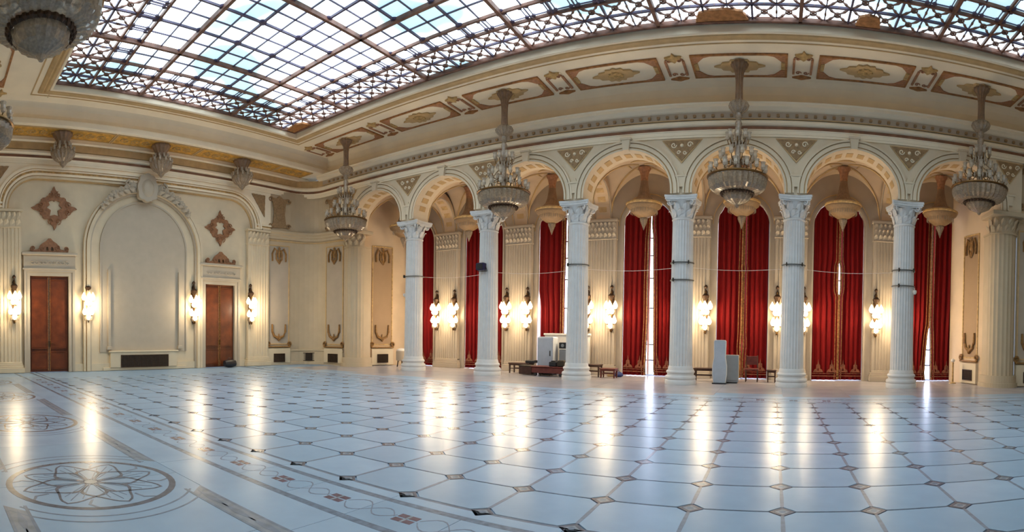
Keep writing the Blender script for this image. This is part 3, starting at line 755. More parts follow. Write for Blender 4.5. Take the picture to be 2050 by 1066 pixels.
# ------------------------------------------------------------------ laylight
PX, PY = .638, .63625
sk = struct(MB().box(OX0-.2, OX1+.2, OY0-.2, OY1+.3, 10.34, 10.4).build('skylight', 'plaster_white'))
SZ = 10.14
def cellpos(i, j): return OX0+i*PX, OY0+j*PY
clear, lat, orn = [], [], []
for i in range(40):
    for j in range(16):
        e = min(i, 39-i, j, 15-j)
        (lat if e < 2 else orn if e == 2 else clear).append((i, j))
pane_m = MB().bbox(.0, PX, .0, PY, .0, .02, .012).build('pane', 'laylight_glass', sk)
def vis(c):
    x, y = cellpos(*c); x += .3; y += .3; r = sqrt(x*x+y*y); a = atan2(x, y)
    return (8.54/r < .66 and -1.5 < a < .5)
allc = clear+orn+lat
vc = sorted([c for c in allc if vis(c)], key=lambda c: cellpos(*c)[0]**2+cellpos(*c)[1]**2)
sel = set(vc[:298]); firstp = True; rest = MB()
for c in allc:
    x, y = cellpos(*c)
    if c in sel:
        if firstp: pane_m.location = (x, y, SZ); firstp = False
        else: inst(pane_m, sk, (x, y, SZ))
    else: rest.add([(x, y, SZ), (x+PX, y, SZ), (x+PX, y+PY, SZ), (x, y+PY, SZ)], [(0, 3, 2, 1)])
rest.build('distant_panes', 'laylight_glass', sk)['kind'] = 'stuff'
def bar(p0, p1, wd, ht, nm, mt):
    x0, y0 = p0; x1, y1 = p1
    if x0 == x1: MB().box(x0-wd/2, x0+wd/2, y0, y1, SZ-ht, SZ+.01).build(nm, mt, sk)
    else: MB().box(x0, x1, y0-wd/2, y0+wd/2, SZ-ht, SZ+.01).build(nm, mt, sk)
for i in range(0, 41):
    x = OX0+i*PX
    k = (i-5) % 6
    if i in (0, 40) or k == 0: bar((x, OY0), (x, OY0+16*PY), .10, .12, 'main_rib', 'iron_brown')
    elif k % 2 == 0: bar((x, OY0), (x, OY0+16*PY), .055, .06, 'glazing_bar', 'iron_blue')
    else: bar((x, OY0), (x, OY0+16*PY), .032, .035, 'glazing_bar', 'iron_blue')
for j in range(0, 17):
    y = OY0+j*PY
    k = (j-5) % 6
    if j in (0, 16) or k == 0: bar((OX0, y), (OX1, y), .10, .12, 'main_rib', 'iron_brown')
    elif k % 2 == 0: bar((OX0, y), (OX1, y), .055, .06, 'glazing_bar', 'iron_blue')
    else: bar((OX0, y), (OX1, y), .032, .035, 'glazing_bar', 'iron_blue')
for d, nm in ((2, 'border_bar'), (3, 'border_bar')):
    for y in (OY0+d*PY, OY0+(16-d)*PY): bar((OX0, y), (OX1, y), .06, .08, nm, 'iron_brown')
    for x in (OX0+d*PX, OX0+(40-d)*PX): bar((x, OY0), (x, OY0+16*PY), .06, .08, nm, 'iron_brown')
MB().box(OX0-.02, OX1+.02, OY1-.12, OY1-.01, SZ+.0, SZ+.05).build('edge_frame', 'iron_brown', sk)
knob = MB().lathe([(.0, -.07), (.1, -.05), (.12, -.02), (.12, .0)], 10).build('bar_knob', 'iron_blue', sk)
fk = True
for i in range(41):
    for j in range(17):
        if (i-5) % 2 == 0 and (j-5) % 2 == 0 and 2 < i < 38 and 2 < j < 14 and vis((i, j)):
            x, y = cellpos(i, j)
            if fk: knob.location = (x, y, SZ); fk = False
            else: inst(knob, sk, (x, y, SZ))
# star lattice of the border
st = MB()
def lozenge(cx, cy, a, L, wd):
    ca, sa = cos(a), sin(a)
    q = [(cx+L*ca, cy+L*sa), (cx-wd*sa, cy+wd*ca), (cx-L*ca, cy-L*sa), (cx+wd*sa, cy-wd*ca)]
    st.prism(q, -.05, -.01, 'xy')
for a in (pi/4, 3*pi/4):
    ca, sa = cos(a), sin(a); h = .44
    st.prism([(PX/2+h*ca-.012*sa, PY/2+h*sa+.012*ca), (PX/2-h*ca-.012*sa, PY/2-h*sa+.012*ca), (PX/2-h*ca+.012*sa, PY/2-h*sa-.012*ca), (PX/2+h*ca+.012*sa, PY/2+h*sa-.012*ca)], -.04, -.01, 'xy')
    for s_ in (-1, 1): lozenge(PX/2+s_*.24*ca, PY/2+s_*.24*sa, a, .12, .034)
for s_ in (0, 1):
    lozenge(PX*s_, PY/2, pi/2, .14, .03); lozenge(PX/2, PY*s_, 0, .14, .03)
rr = ring(.07, .095, 12)
st.strip([(PX/2+a, PY/2+b_) for a, b_ in rr[0]], [(PX/2+a, PY/2+b_) for a, b_ in rr[1]], -.05, -.01, 'xy')
st = st.build('lattice_star', 'iron_brown', sk); fs_ = True
for c in lat:
    x, y = cellpos(*c)
    if fs_: st.location = (x, y, SZ); fs_ = False
    else: inst(st, sk, (x, y, SZ))
tr = MB()
for q in (.1, PX-.1): tr.box(q-.01, q+.01, 0, PY, -.03, 0); tr.box(0, PX, q-.01, q+.01, -.03, 0)
for (a, c_) in ((.1, .1), (PX-.1, .1), (.1, PX-.1), (PX-.1, PX-.1)): tr.prism([(a+.06*cos(k*pi/4), c_+.06*sin(k*pi/4)) for k in range(8)], -.04, 0, 'xy')
tr = tr.build('corner_tracery', 'iron_blue', sk); ft_ = True
for c in orn:
    x, y = cellpos(*c)
    if ft_: tr.location = (x, y, SZ); ft_ = False
    else: inst(tr, sk, (x, y, SZ))
for x, hw_ in ((-1.55, .72), (2.35, .34), (-17.4, .6)):
    plate('border_cartouche', wavy([(x-hw_, 14.36), (x+hw_, 14.36), (x+hw_*.8, 13.95), (x+hw_*.3, 13.85), (x-hw_*.3, 13.85), (x-hw_*.8, 13.95)], .03, 5), 'paint_umber', sk, SZ-.1, SZ-.04, plane='xy')

# ------------------------------------------------------------------ aisle behind the arcade
wb = MB()
HW, WS, WH = .99, 5.95, 1.0
def winarch(cx, zl=0): return [(cx-HW, zl)]+[(cx-HW*cos(pi*k/20), WS+WH*sin(pi*k/20)) for k in range(21)]+[(cx+HW, zl)]
xs = -18.4
for i, cx in enumerate(WINX):
    wb.box(xs, cx-HW, YB, YB+.45, 0, 8.3)
    p = winarch(cx)[1:-1]; wb.strip(p, [(x, 8.3) for x, z in p], YB, YB+.45)
    xs = cx+HW
wb.box(xs, 9.0, YB, YB+.45, 0, 8.3)
wb = struct(wb.build('wall_back', 'plaster_cream'))
for cx in WINX:
    o0 = [(x, z) for x, z in winarch(cx)]; o1 = [(cx+(x-cx)*1.07, z if z < WS else WS+(z-WS)*1.07) for x, z in o0]
    MB().strip(o0, o1, YB-.05, YB).build('window_architrave', 'plaster_cream', wb)
    o2 = [(cx+(x-cx)*1.17, z if z < WS else WS+(z-WS)*1.2) for x, z in o0]; o3 = [(cx+(x-cx)*1.2, z if z < WS else WS+(z-WS)*1.23) for x, z in o0]
    MB().strip([p for p in o2 if p[1] > 5.5], [p for p in o3 if p[1] > 5.5], YB-.03, YB).build('lunette_line', 'plaster_tan', wb)
PIERX = [(WINX[i]+WINX[i+1])/2 for i in range(6)]
for x in PIERX:
    pr_ = MB().box(x-.62, x+.62, YB-.16, YB, 0, 6.25).build('pier', 'plaster_cream', wb)
    q = pr_
    pilaster_local(x-.6, x+.6, .2, .42, 5.4, 9, None, 'plaster_cream', True, True, 'pier_flutes')
    for nm in ('pier_flutes', 'pilaster_base'):
        o_ = [o for o in bpy.data.objects if o.name.startswith(nm) and o.parent is None][-1]; o_.parent = pr_; o_.location = (0, YB, 0)
    cp = leaf_capital(x-.62, x+.62, .2, 5.45, 6.2, pr_, 'plaster_cream', 3, 7); cp.location = (0, YB, 0)
# transverse arches and groin vaults
va = struct(MB().box(-18.6, 9.2, 18.3, 20.6, 8.42, 8.5).build('ceiling_aisle', 'plaster_warm'))
for x, x2 in zip(COLX, PIERX):
    n_ = 20; q = MB()
    def tp(k, o_, sx):
        t = pi*k/n_; y = 19.43-1.12*cos(t)*(1); z = 6.22+(1.35+o_)*sin(t); f = (1-cos(t))/2
        if o_: y = 19.43-1.12*cos(t)
        return (x+(x2-x)*f+sx*.36, y, z)
    for (o0, sx0) in ((0, 0),):
        vs = [tp(k, 0, -1) for k in range(n_+1)]+[tp(k, 0, 1) for k in range(n_+1)]+[tp(k, .25, 1) for k in range(n_+1)]+[tp(k, .25, -1) for k in range(n_+1)]
        fs = []
        for k in range(n_):
            for r in range(4):
                r2 = (r+1) % 4; fs.append((r*(n_+1)+k, r*(n_+1)+k+1, r2*(n_+1)+k+1, r2*(n_+1)+k))
        q.add(vs, fs)
    o_ = q.build('transverse_arch', 'plaster_warm', va)
    for sx in (-1, 1):
        MB().tube([tp(k, -.01, sx*.9) for k in range(n_+1)], .03, 5).build('arch_bead', 'plaster_cream', o_)
    for k in range(2, n_-1, 2):
        p0, p1 = Vector(tp(k-.55, -.015, -.45)), Vector(tp(k+.55, -.015, .45))
        pa, pb = Vector(tp(k-.55, -.015, .45)), Vector(tp(k+.55, -.015, -.45))
        c_ = (p0+p1)/2
        MB().add([p0, pa, p1, pb, (c_.x, c_.y, c_.z-.05)], [(0, 1, 4), (1, 2, 4), (2, 3, 4), (3, 0, 4)]).build('arch_rosette', 'plaster_tan', o_)
for i in range(7):
    cx = (BAYX[i]+WINX[i])/2; a = arch_half(i)+.05
    nx, ny = 28, 20; vs = []; fs = []
    for iy in range(ny+1):
        for ix in range(nx+1):
            u = -1+2*ix/nx; v = -1+2*iy/ny
            z = 6.25+max(1.72*sqrt(max(0, 1-u*u)), 1.72*sqrt(max(0, 1-v*v)))
            vs.append((cx+a*u, 19.45+1.13*v, z))
    for iy in range(ny):
        for ix in range(nx): k = iy*(nx+1)+ix; fs.append((k, k+1, k+nx+2, k+nx+1))
    MB().add(vs, fs).build('vault', 'plaster_warm', va, smooth=True)
    for (u0, v0) in ((-1, -1), (1, -1), (-1, 1), (1, 1)):
        pts = [(cx+a*u0*(1-t/14), 19.45+1.13*v0*(1-t/14), 6.25-.01+1.72*sqrt(max(0, 1-(1-t/14)**2))) for t in range(14)]
        MB().tube(pts, .035, 5).build('vault_rib', 'plaster_tan', va)
    MB().strip(*[[(cx+p, 19.45+q_) for p, q_ in L] for L in ring(.5, .56, 24)], 7.93, 7.97, 'xy').build('vault_ring', 'plaster_tan', va)
# aisle end walls
we = struct(MB().sweep([(0, 0), (0, 8.3)], [(-17.65, 17.9), (-17.6, 18.3), (-16.9, 20.6)]).build('wall_aisle_left', 'plaster_warm'))
ornate_panel((-17.5, 18.62), (-17.08, 19.98), we, True, False, warm=True, hw=.58)
wr = struct(MB().sweep([(0, 0), (0, 8.3)], [(7.0, 20.6), (7.62, 18.3), (7.7, 17.9)]).build('wall_aisle_right', 'plaster_warm'))
ornate_panel((7.22, 19.8), (7.52, 18.68), wr, True, False, warm=True, hw=.5)
# right-hand corner beyond the last pier
rp = [(8.5, 17.66), (9.75, 17.52)]+[(9.75+1.0*sin(t*pi/16), 16.15+1.37*cos(t*pi/16)) for t in range(1, 8)]+[(10.75, 16.1), (10.95, 14.9), (11.0, -4.6)]
wr2 = struct(MB().sweep([(0, 0), (0, 9.9)], rp).build('wall_right', 'plaster_corner'))
trim_on(rp, string, 'string_course', 'plaster_corner', wr2)
ornate_panel(rp[0], rp[1], wr2)
struct(MB().box(-22, 12.5, -4.7, -4.5, 0, 9.95).build('wall_front', 'plaster'))
struct(MB().box(-21.2, -20.6, 14.2, 21.2, 8.2, 9.2).build('trim_3', 'plaster'))
# ------------------------------------------------------------------ columns
def make_column():
    t = empty('column', '', 'column', (0, 0, 0), group='fluted columns of the arcade')
    MB().lathe([(.53, 0), (.53, .13), (.515, .15)], 40).build('plinth', 'marble_column', t, smooth=True)
    MB().lathe([(.50, .15), (.525, .19), (.525, .24), (.50, .28), (.46, .29), (.45, .33), (.455, .36), (.48, .38), (.485, .42), (.46, .46), (.43, .47), (.42, .55), (.4, .6)], 40).build('base_moulding', 'marble_column', t, smooth=True)
    MB().lathe([(.395, .6), (.395, .66), (.385, 1.6), (.375, 3.0), (.36, 4.6), (.352, 5.42), (.35, 5.48)], 120, flute=24, amp=.055).build('shaft', 'marble_column', t)
    MB().lathe([(.35, 5.46), (.375, 5.49), (.375, 5.52), (.35, 5.55)], 32).build('astragal', 'marble_column', t, smooth=True)
    bell = MB().lathe([(.34, 5.53), (.345, 5.7), (.37, 5.9), (.43, 6.08), (.47, 6.12)], 32).build('capital_bell', 'marble_column', t, smooth=True)
    lf = MB()
    def leaf(a, z0, z1, r0_, r1_, wd):
        ca, sa = cos(a), sin(a); P = lambda r, s_, z: (r*ca-s_*sa, r*sa+s_*ca, z)
        h = z1-z0
        lf.add([P(r0_, -wd*.45, z0), P(r0_, wd*.45, z0), P(r0_+.035, wd*.55, z0+h*.5), P((r0_+r1_)/2+.02, wd*.4, z0+h*.85), P(r1_+.05, wd*.2, z1), P(r1_+.08, 0, z1-h*.13),
                P(r1_+.05, -wd*.2, z1), P((r0_+r1_)/2+.02, -wd*.4, z0+h*.85), P(r0_+.035, -wd*.55, z0+h*.5), P(r0_+.05, 0, z0+h*.4), P((r0_+r1_)/2+.07, 0, z0+h*.9)],
               [(0, 1, 2, 9), (0, 9, 8), (8, 9, 10, 7), (9, 2, 3, 10), (7, 10, 6), (10, 3, 4), (6, 10, 4, 5), (9, 8, 7, 10)])
    for k in range(8): leaf(2*pi*k/8, 5.55, 5.83, .355, .43, .26)
    for k in range(8): leaf(2*pi*(k+.5)/8, 5.6, 6.04, .36, .46, .24)
    lf.build('acanthus_leaves', 'marble_column', bell)
    vo = MB()
    for k in range(4):
        a = pi/4+k*pi/2
        for s_ in (-1, 1):
            vo.tube([((.42+p)*cos(a)-s_*.05*sin(a), (.42+p)*sin(a)+s_*.05*cos(a), z) for p, z in spiral(.12, 6.05, .1, 1.3, pi, 12, 1)], .028, 5)
    vo.build('volutes', 'marble_column', bell)
    ab = []
    for k in range(4):
        a = k*pi/2
        for q in range(7):
            s_ = -.5+q/6; d = .535-.09*(1-(2*s_)**2)
            x, y = d, s_*1.02
            ab.append((x*cos(a)-y*sin(a), x*sin(a)+y*cos(a)))
    MB().prism(ab, 6.12, 6.19, 'xy').prism([(p*.94, q*.94) for p, q in ab], 6.08, 6.12, 'xy').prism([(p*1.03, q*1.03) for p, q in ab], 6.19, 6.26, 'xy').build('abacus', 'marble_column', t)
    return t
CL = ['white fluted column leftmost of the six, beside the corner, with a bare cable band',
      'white fluted column carrying the dark blue floodlight, second from left',
      'white fluted column standing in front of the grey cabinet and the red trolley',
      'white fluted column between the window with the wide bright gap and the tall white stand',
      'white fluted column hiding part of a pair of lit sconces, second from right',
      'white fluted column with a small camera on a collar, rightmost of the six']
col = make_column()
for k, x in enumerate(COLX):
    if k == 0: col.location = (x, AX, 0); col['label'] = CL[0]
    else: copy_tree(col, (x, AX, 0), label=CL[k])
def pier(x, label):
    t = bpy.data.objects.new('corner_pier', bpy.data.meshes.new('corner_pier')); C.objects.link(t); t.location = (x, 17.9, 0); t.parent = wa
    w_ = .52; p = []
    n_ = 20
    for k in range(n_+1):
        a = pi+pi*k/n_; p.append((w_*cos(a), .0+(.55*sin(a))))
    fl = []
    for k, (a, b_) in enumerate(p):
        s_ = .96 if k % 2 else 1.0; fl.append((a*s_, b_*s_))
    for nm, sc, z0, z1 in (('plinth', 1.28, 0, .16), ('base_moulding', 1.18, .16, .42), ('shaft', 1.0, .42, 5.5), ('astragal', 1.07, 5.48, 5.54)):
        src = fl if nm == 'shaft' else p
        MB().prism([(a*sc, b_*sc) for a, b_ in src]+[(w_*sc, .45), (-w_*sc, .45)], z0, z1, 'xy').build(nm, 'plaster_corner', t)
    cp = MB().prism([(a*1.02, b_*1.02) for a, b_ in p], 5.54, 6.1, 'xy').build('capital_bell', 'plaster_corner', t)
    lf = MB()
    for r in range(2):
        for k in range(7):
            a = pi+pi*(k+.5*(r+.4))/7; z = 5.56+.22*r; h = .26
            ca, sa = cos(a), sin(a); P = lambda rr, s2, zz: (rr*ca-s2*sa, rr*sa+s2*ca, zz)
            lf.add([P(.55, -.07, z), P(.55, .07, z), P(.6, .09, z+h*.6), P(.68, 0, z+h), P(.6, -.09, z+h*.6), P(.64, 0, z+h*.6)], [(0, 1, 2, 5), (2, 3, 5), (3, 4, 5), (4, 0, 5)])
    lf.build('acanthus_leaves', 'plaster_corner', t)
    MB().bbox(-.66, .66, -.7, .45, 6.1, 6.26, .02).build('abacus', 'plaster_corner', t)
pier(-17.68, 'half round corner pier at the left end of the arcade, between two gilded panels')
pier(8.02, 'half round corner pier at the right end of the arcade, near the photo edge')

# ------------------------------------------------------------------ windows and curtains
def window(n_, cx):
    y = YB+.34
    f = MB(); W = HW-.02
    a = [(cx-W, .02)]+[(cx-W*cos(pi*k/16), WS+(WH-.02)*sin(pi*k/16)) for k in range(17)]+[(cx+W, .02)]
    b_ = [(cx+(x-cx)*.93, max(.1, z) if z < WS else WS+(z-WS)*.93) for x, z in a]
    f.strip(a, b_, y, y+.1)
    fr = struct(f.build('window_%d' % n_, 'white_plastic'))
    MB().box(cx-.04, cx+.04, y-.01, y+.1, .05, WS+.9).build('mullion', 'white_plastic', fr)
    for z in (.62, 1.25, 2.7, 3.9, 4.8, 5.5): MB().box(cx-W, cx+W, y+.01, y+.09, z-.025, z+.025).build('transom', 'grille_dark', fr)
    prev = .05
    for z in (.62, 1.25, 2.7, 3.9, 4.8, 5.5):
        for s_ in (-1, 1):
            MB().bbox(min(cx+s_*.03, cx+s_*W*.95), max(cx+s_*.03, cx+s_*W*.95), y+.04, y+.06, prev+.01, z-.01, .004).build('pane', 'window_glass', fr)
        prev = z
    top = [(cx-W*.95*cos(pi*k/12), WS+.9*sin(pi*k/12)) for k in range(13)]
    MB().prism([(cx-W*.95, 5.52)]+top+[(cx+W*.95, 5.52)], y+.04, y+.06).build('pane', 'window_glass', fr)
GLUE = lambda pts: (lambda z: next((a[1]+(b[1]-a[1])*(z-a[0])/(b[0]-a[0]) for a, b in zip(pts, pts[1:]) if a[0] <= z <= b[0]), pts[-1][1]))
# per window: inner edge (left curtain, right curtain) offsets from the centre as functions of height; outer gaps
CUR = [
  (dict(l=[(0, -.4), (2.4, -.38), (3, -.12), (7, -.08)], r=[(0, -.02), (2.2, -.1), (3.2, -.06), (7, -.04)], ol=0, orr=0), 'far left'),
  (dict(l=[(0, .0), (7, .0)], r=[(0, .02), (7, .02)], ol=0, orr=.0), ''),
  (dict(l=[(0, .22), (1.6, .2), (2, .2), (3.9, .2), (4.4, .22), (7, .24)], r=[(0, .4), (2, .40), (4.2, .38), (4.7, .25), (7, .25)], ol=.10, orr=0), ''),
  (dict(l=[(0, -.02), (.3, -.03), (2.2, .04), (3.5, .03), (5.5, .06), (5.9, .1), (7, .1)], r=[(0, .28), (.4, .24), (2.2, .22), (3.5, .2), (5.5, .16), (5.9, .11), (7, .11)], ol=0, orr=0), ''),
  (dict(l=[(0, .0), (.9, .0), (1.2, -.01), (1.9, .02), (4.1, .03), (4.2, .0), (4.35, .02), (7, .03)], r=[(0, .0), (.9, .0), (1.3, .03), (1.9, .0), (4.1, .0), (4.2, .05), (4.35, .0), (7, .0)], ol=0, orr=0), ''),
  (dict(l=[(0, .06), (3.3, .06), (3.5, -.02), (4.5, .0), (4.6, .06), (7, .06)], r=[(0, .02), (3.3, .02), (3.5, .08), (4.5, .07), (4.7, .02), (7, .02)], ol=0, orr=0), ''),
  (dict(l=[(0, -.28), (.2, -.33), (1.2, -.28), (1.9, -.22), (2.3, -.15), (7, -.1)], r=[(0, -.06), (1.2, -.08), (1.9, -.1), (2.3, -.13), (7, -.08)], ol=0, orr=.13), ''),
]
WN = ['behind the leftmost column', 'split by the column with the blue floodlight', 'behind the grey cabinet', 'with the wide bright gap',
      'behind the tall white stand', 'between the two rightmost columns', 'at the right end of the arcade']
def curtain(cx, fin, xo, side, label):
    """pleated sheet from the arch to the floor, inner edge fin(z), outer edge xo"""
    t = empty('curtain', label, 'curtain', (cx, YB+(.105 if side < 0 else .245), 0), group='red curtains in the arched windows')
    nu, nz = 96, 16; vs = []; fs = []
    ztop = lambda x: WS+WH*sqrt(max(0, 1-min(1, abs(x)/(HW-.002))**2))-.01
    for k in range(nz+1):
        f = k/nz
        for i in range(nu+1):
            u = i/nu
            zt_ = ztop(fin(5)+(xo(5)-fin(5))*u)
            z = .03+(zt_-.03)*f
            x = fin(z)+(xo(z)-fin(z))*u
            y = .05*sin(u*2*pi*5+.5*sin(5*u+f*1.5))+.012*sin(u*2*pi*11+f*2)
            vs.append((x, y, z))
    for k in range(nz):
        for i in range(nu): a = k*(nu+1)+i; fs.append((a, a+1, a+nu+2, a+nu+1))
    MB().add(vs, fs).build('drape', 'curtain_red', t, smooth=True)
    # braid along the inner edge, embroidered foot with stepped motifs
    sgn = 1 if side < 0 else -1
    b_ = MB(); zs = [.05+i*.2 for i in range(33)]; zs = [z for z in zs if z < ztop(fin(5))-.05]
    L = [(fin(z)-sgn*.012, z) for z in zs]; R_ = [(fin(z)-sgn*.075, z) for z in zs]
    b_.strip(L, R_, -.085, -.06); b_.build('braid', 'gold_braid', t)
    b2 = MB(); L2 = [(fin(z)-sgn*.14, z) for z in zs]; R2 = [(fin(z)-sgn*.165, z) for z in zs]
    b2.strip(L2, R2, -.08, -.06).build('braid', 'gold_braid', t)
    x0, x1 = sorted((fin(.2), xo(.2)))
    MB().box(x0+.01, x1-.01, -.085, -.065, .16, .2).box(x0+.01, x1-.01, -.085, -.065, .26, .285).build('hem_band', 'embroidery', t)
    n_ = max(1, round((x1-x0)/.42))
    for k in range(n_):
        c_ = x0+(x1-x0)*(k+.5)/n_; h = min(.2, (x1-x0)/n_*.45)
        out = [(c_-h, .32), (c_+h, .32), (c_+h*.75, .42), (c_+h*.4, .46), (c_+h*.35, .6), (c_+h*.12, .64), (c_, .82), (c_-h*.12, .64), (c_-h*.35, .6), (c_-h*.4, .46), (c_-h*.75, .42)]
        plate('embroidery', out, 'embroidery', t, -.085, -.068, holes=[[(c_-h*.15, .38), (c_+h*.15, .38), (c_, .52)]])
for i, cx in enumerate(WINX):
    window(i+1, cx)
    d = CUR[i][0]; fl_, fr_ = GLUE(d['l']), GLUE(d['r'])
    curtain(cx, fl_, lambda z, d=d: -HW+.01+(d['ol'] if z < 3.4 else 0)*min(1, max(0, (3.4-z)/.6)), -1, 'left red curtain of the window ' + WN[i])
    curtain(cx, fr_, lambda z, d=d: HW-.01-d['orr']*min(1, max(0, (3.2-z)/2.2)), 1, 'right red curtain of the window ' + WN[i])

# ------------------------------------------------------------------ lamps
def candle_glass(h=.2, r=.06):
    return [(.02, 0), (r*.7, .02), (r, h*.35), (r*.8, h*.7), (r*1.15, h)]
def main_chandelier():
    t = empty('chandelier', '', 'chandelier', (0, 0, 0), group='crystal chandeliers hanging from the coffered ceiling')
    MB().lathe([(.28, 0), (.27, -.07), (.2, -.16), (.14, -.28), (.115, -.5), (.11, -.8), (.12, -1.08), (.15, -1.12)], 24, flute=12, amp=.14).build('canopy', 'lamp_taupe', t)
    MB().lathe([(.15, -1.12), (.28, -1.18), (.32, -1.26), (.3, -1.34), (.2, -1.44), (.1, -1.5)], 28, flute=14, amp=.12).build('upper_bowl', 'crystal_dense', t)
    MB().lathe([(.1, -1.5), (.11, -1.62), (.07, -1.7), (.11, -1.8), (.08, -1.95), (.12, -2.05), (.09, -2.2), (.1, -2.5), (.09, -2.9), (.12, -3.3)], 14).build('stem', 'crystal_dense', t, smooth=True)
    # three tiers of arms with glass cups
    arm0 = cup0 = None
    for (n_, r, z, dz) in ((8, .32, -2.3, .12), (10, .52, -2.86, .14), (16, .84, -3.3, .18)):
        hub = MB().lathe([(.1, z-.18), (r*.45, z-.14), (r*.5, z-.06), (.12, z-.02)], 20, flute=10, amp=.1).build('tier_bowl', 'crystal_dense', t)
        for k in range(n_):
            a = 2*pi*k/n_
            ca, sa = cos(a), sin(a)
            am = MB().tube([(ca*q, sa*q, z+h) for q, h in ((r*.4, -.1), (r*.65, -.16), (r*.9, -.12), (r, 0))], .016, 5).build('arm', 'brass', t)
            if cup0 is None:
                cup0 = MB().lathe(candle_glass(.24, .07), 8).build('glass_cup', 'crystal', t, (ca*r, sa*r, z))
            else: inst(cup0, t, (ca*r, sa*r, z))
        dr = MB()
        for k in range(n_*2):
            a = 2*pi*(k+.5)/(n_*2); x, y = r*.8*cos(a), r*.8*sin(a)
            dr.lathe([(0, z-.1-dz*1.6), (.02, z-.1-dz), (.012, z-.1)], 5, (x, y, 0), cap=False)
        dr.build('crystal_drops', 'crystal', t)['kind'] = 'stuff'
    MB().lathe([(.74, -3.38), (.86, -3.42), (.9, -3.5), (.89, -3.62), (.84, -3.76), (.72, -3.86), (.5, -3.9)], 64, flute=32, amp=.07, cap=False).build('drum', 'crystal_dense', t)
    MB().lathe([(.88, -3.40), (.93, -3.42), (.93, -3.45), (.88, -3.47)], 48, cap=False).build('drum_rim', 'brass', t, smooth=True)
    rm = MB()
    for k in range(28):
        a = 2*pi*k/28; rm.lathe([(0, -3.99), (.045, -3.94), (.05, -3.9), (0, -3.86)], 6, (.48*cos(a), .48*sin(a), 0), cap=False)
    rm.lathe([(.45, -3.88), (.5, -3.9), (.5, -3.94), (.45, -3.96)], 32, cap=False)
    rm.build('pierced_rim', 'bronze_dark', t)
    MB().lathe([(.44, -3.93), (.42, -4.03), (.34, -4.13), (.2, -4.2), (.08, -4.25), (.03, -4.33)], 32, flute=16, amp=.06).build('lower_bowl', 'crystal_dense', t)
    return t
ML = ['crystal chandelier hanging in the far left corner before the left end of the arcade',
      'crystal chandelier hanging in front of the arch left of the electrical cabinet',
      'crystal chandelier hanging lowest of all in the view, before the window behind the tall white stand',
      'crystal chandelier hanging at the right end before the arcade pier',
      'large crystal chandelier cut by the top left corner of the photo',
      'crystal chandelier half cut by the left photo edge near the lattice diamond']
ML[2] = 'crystal chandelier hanging before the arch of the window behind the tall white stand'
ch = main_chandelier()
for k, (x, y, s_) in enumerate(((-16.66, 16.2, 1), (-9.0, 16.2, 1), (-1.19, 16.2, 1), (6.42, 16.2, .95), (-7.7, 1.62, 1), (-12.7, 1.08, 1))):
    if k == 0: c_ = ch; ch.location = (x, y, CZ-.05); ch['label'] = ML[0]
    else: c_ = copy_tree(ch, (x, y, CZ-.05), label=ML[k])
    c_.scale.z = s_
def aisle_lamp():
    t = empty('pendant_lamp', '', 'chandelier', (0, 0, 0), group='dish shaped lamps in the aisle vaults')
    MB().lathe([(.25, 0), (.24, -.05), (.18, -.15), (.14, -.35), (.14, -.5)], 24).build('canopy', 'paint_russet', t, smooth=True)
    MB().lathe([(.14, -.5), (.15, -.62), (.2, -.9), (.27, -1.1), (.38, -1.22), (.58, -1.3)], 40, flute=20, amp=.05, cap=False).build('flared_stem', 'lamp_taupe', t)
    MB().lathe([(.58, -1.3), (.65, -1.34), (.66, -1.42), (.63, -1.5), (.52, -1.58), (.5, -1.62), (.42, -1.72), (.25, -1.84), (.14, -1.88)], 44, cap=False).build('dish', 'lamp_dish', t, smooth=True)
    MB().lathe([(.66, -1.33), (.685, -1.35), (.685, -1.4), (.66, -1.42)], 44, cap=False).build('dish_rim', 'gilt_tan', t, smooth=True)
    fr = MB()
    for k in range(36):
        a = 2*pi*k/36; fr.lathe([(0, -1.75), (.014, -1.7), (.01, -1.58)], 4, (.51*cos(a), .51*sin(a), 0), cap=False)
    fr.build('bead_fringe', 'crystal', t)['kind'] = 'stuff'
    MB().lathe([(.14, -1.86), (.16, -1.92), (.15, -1.98), (.08, -2.15), (.03, -2.28), (.0, -2.36)], 20, flute=10, amp=.1).build('finial', 'crystal_dense', t)
    return t
AL = ['dish shaped aisle lamp half hidden beside the capital of the leftmost column',
      'dish shaped aisle lamp between the leftmost column and the column with the floodlight',
      'dish shaped aisle lamp above the electrical cabinet', 'dish shaped aisle lamp before the window with the wide bright gap',
      'dish shaped aisle lamp directly below and behind a crystal chandelier', 'dish shaped aisle lamp in the arch between the two rightmost columns',
      'dish shaped aisle lamp in the rightmost arch of the arcade']
al = aisle_lamp()
for k in range(7):
    x = [-16.1, -12.62, -8.71, -4.94, -1.26, 2.46, 6.2][k]; p = (x, 19.68 if k else 19.45, 7.92)
    if k == 0: al.location = p; al['label'] = AL[0]
    else: copy_tree(al, p, label=AL[k])
def soffit_lamp():
    t = empty('ceiling_lamp', '', 'chandelier', (0, 0, 0), group='small crystal lamps under the gilded soffit')
    MB().lathe([(.4, 0), (.39, -.06), (.33, -.14), (.24, -.3), (.2, -.46)], 24, flute=12, amp=.1).build('canopy', 'lamp_taupe', t)
    for (n_, r, z) in ((10, .3, -.52), (12, .44, -.7)):
        for k in range(n_):
            a = 2*pi*k/n_; MB().lathe(candle_glass(.16, .05), 6, (r*cos(a), r*sin(a), z)).build('glass_cup', 'crystal', t)
    MB().lathe([(.2, -.46), (.4, -.6), (.47, -.72), (.45, -.84), (.34, -.98), (.18, -1.08)], 36, flute=18, amp=.1).build('bowl', 'crystal_dense', t)
    MB().lathe([(.18, -1.07), (.12, -1.16), (.05, -1.24), (0, -1.3)], 16, flute=8, amp=.1).build('finial', 'crystal_dense', t)
    return t
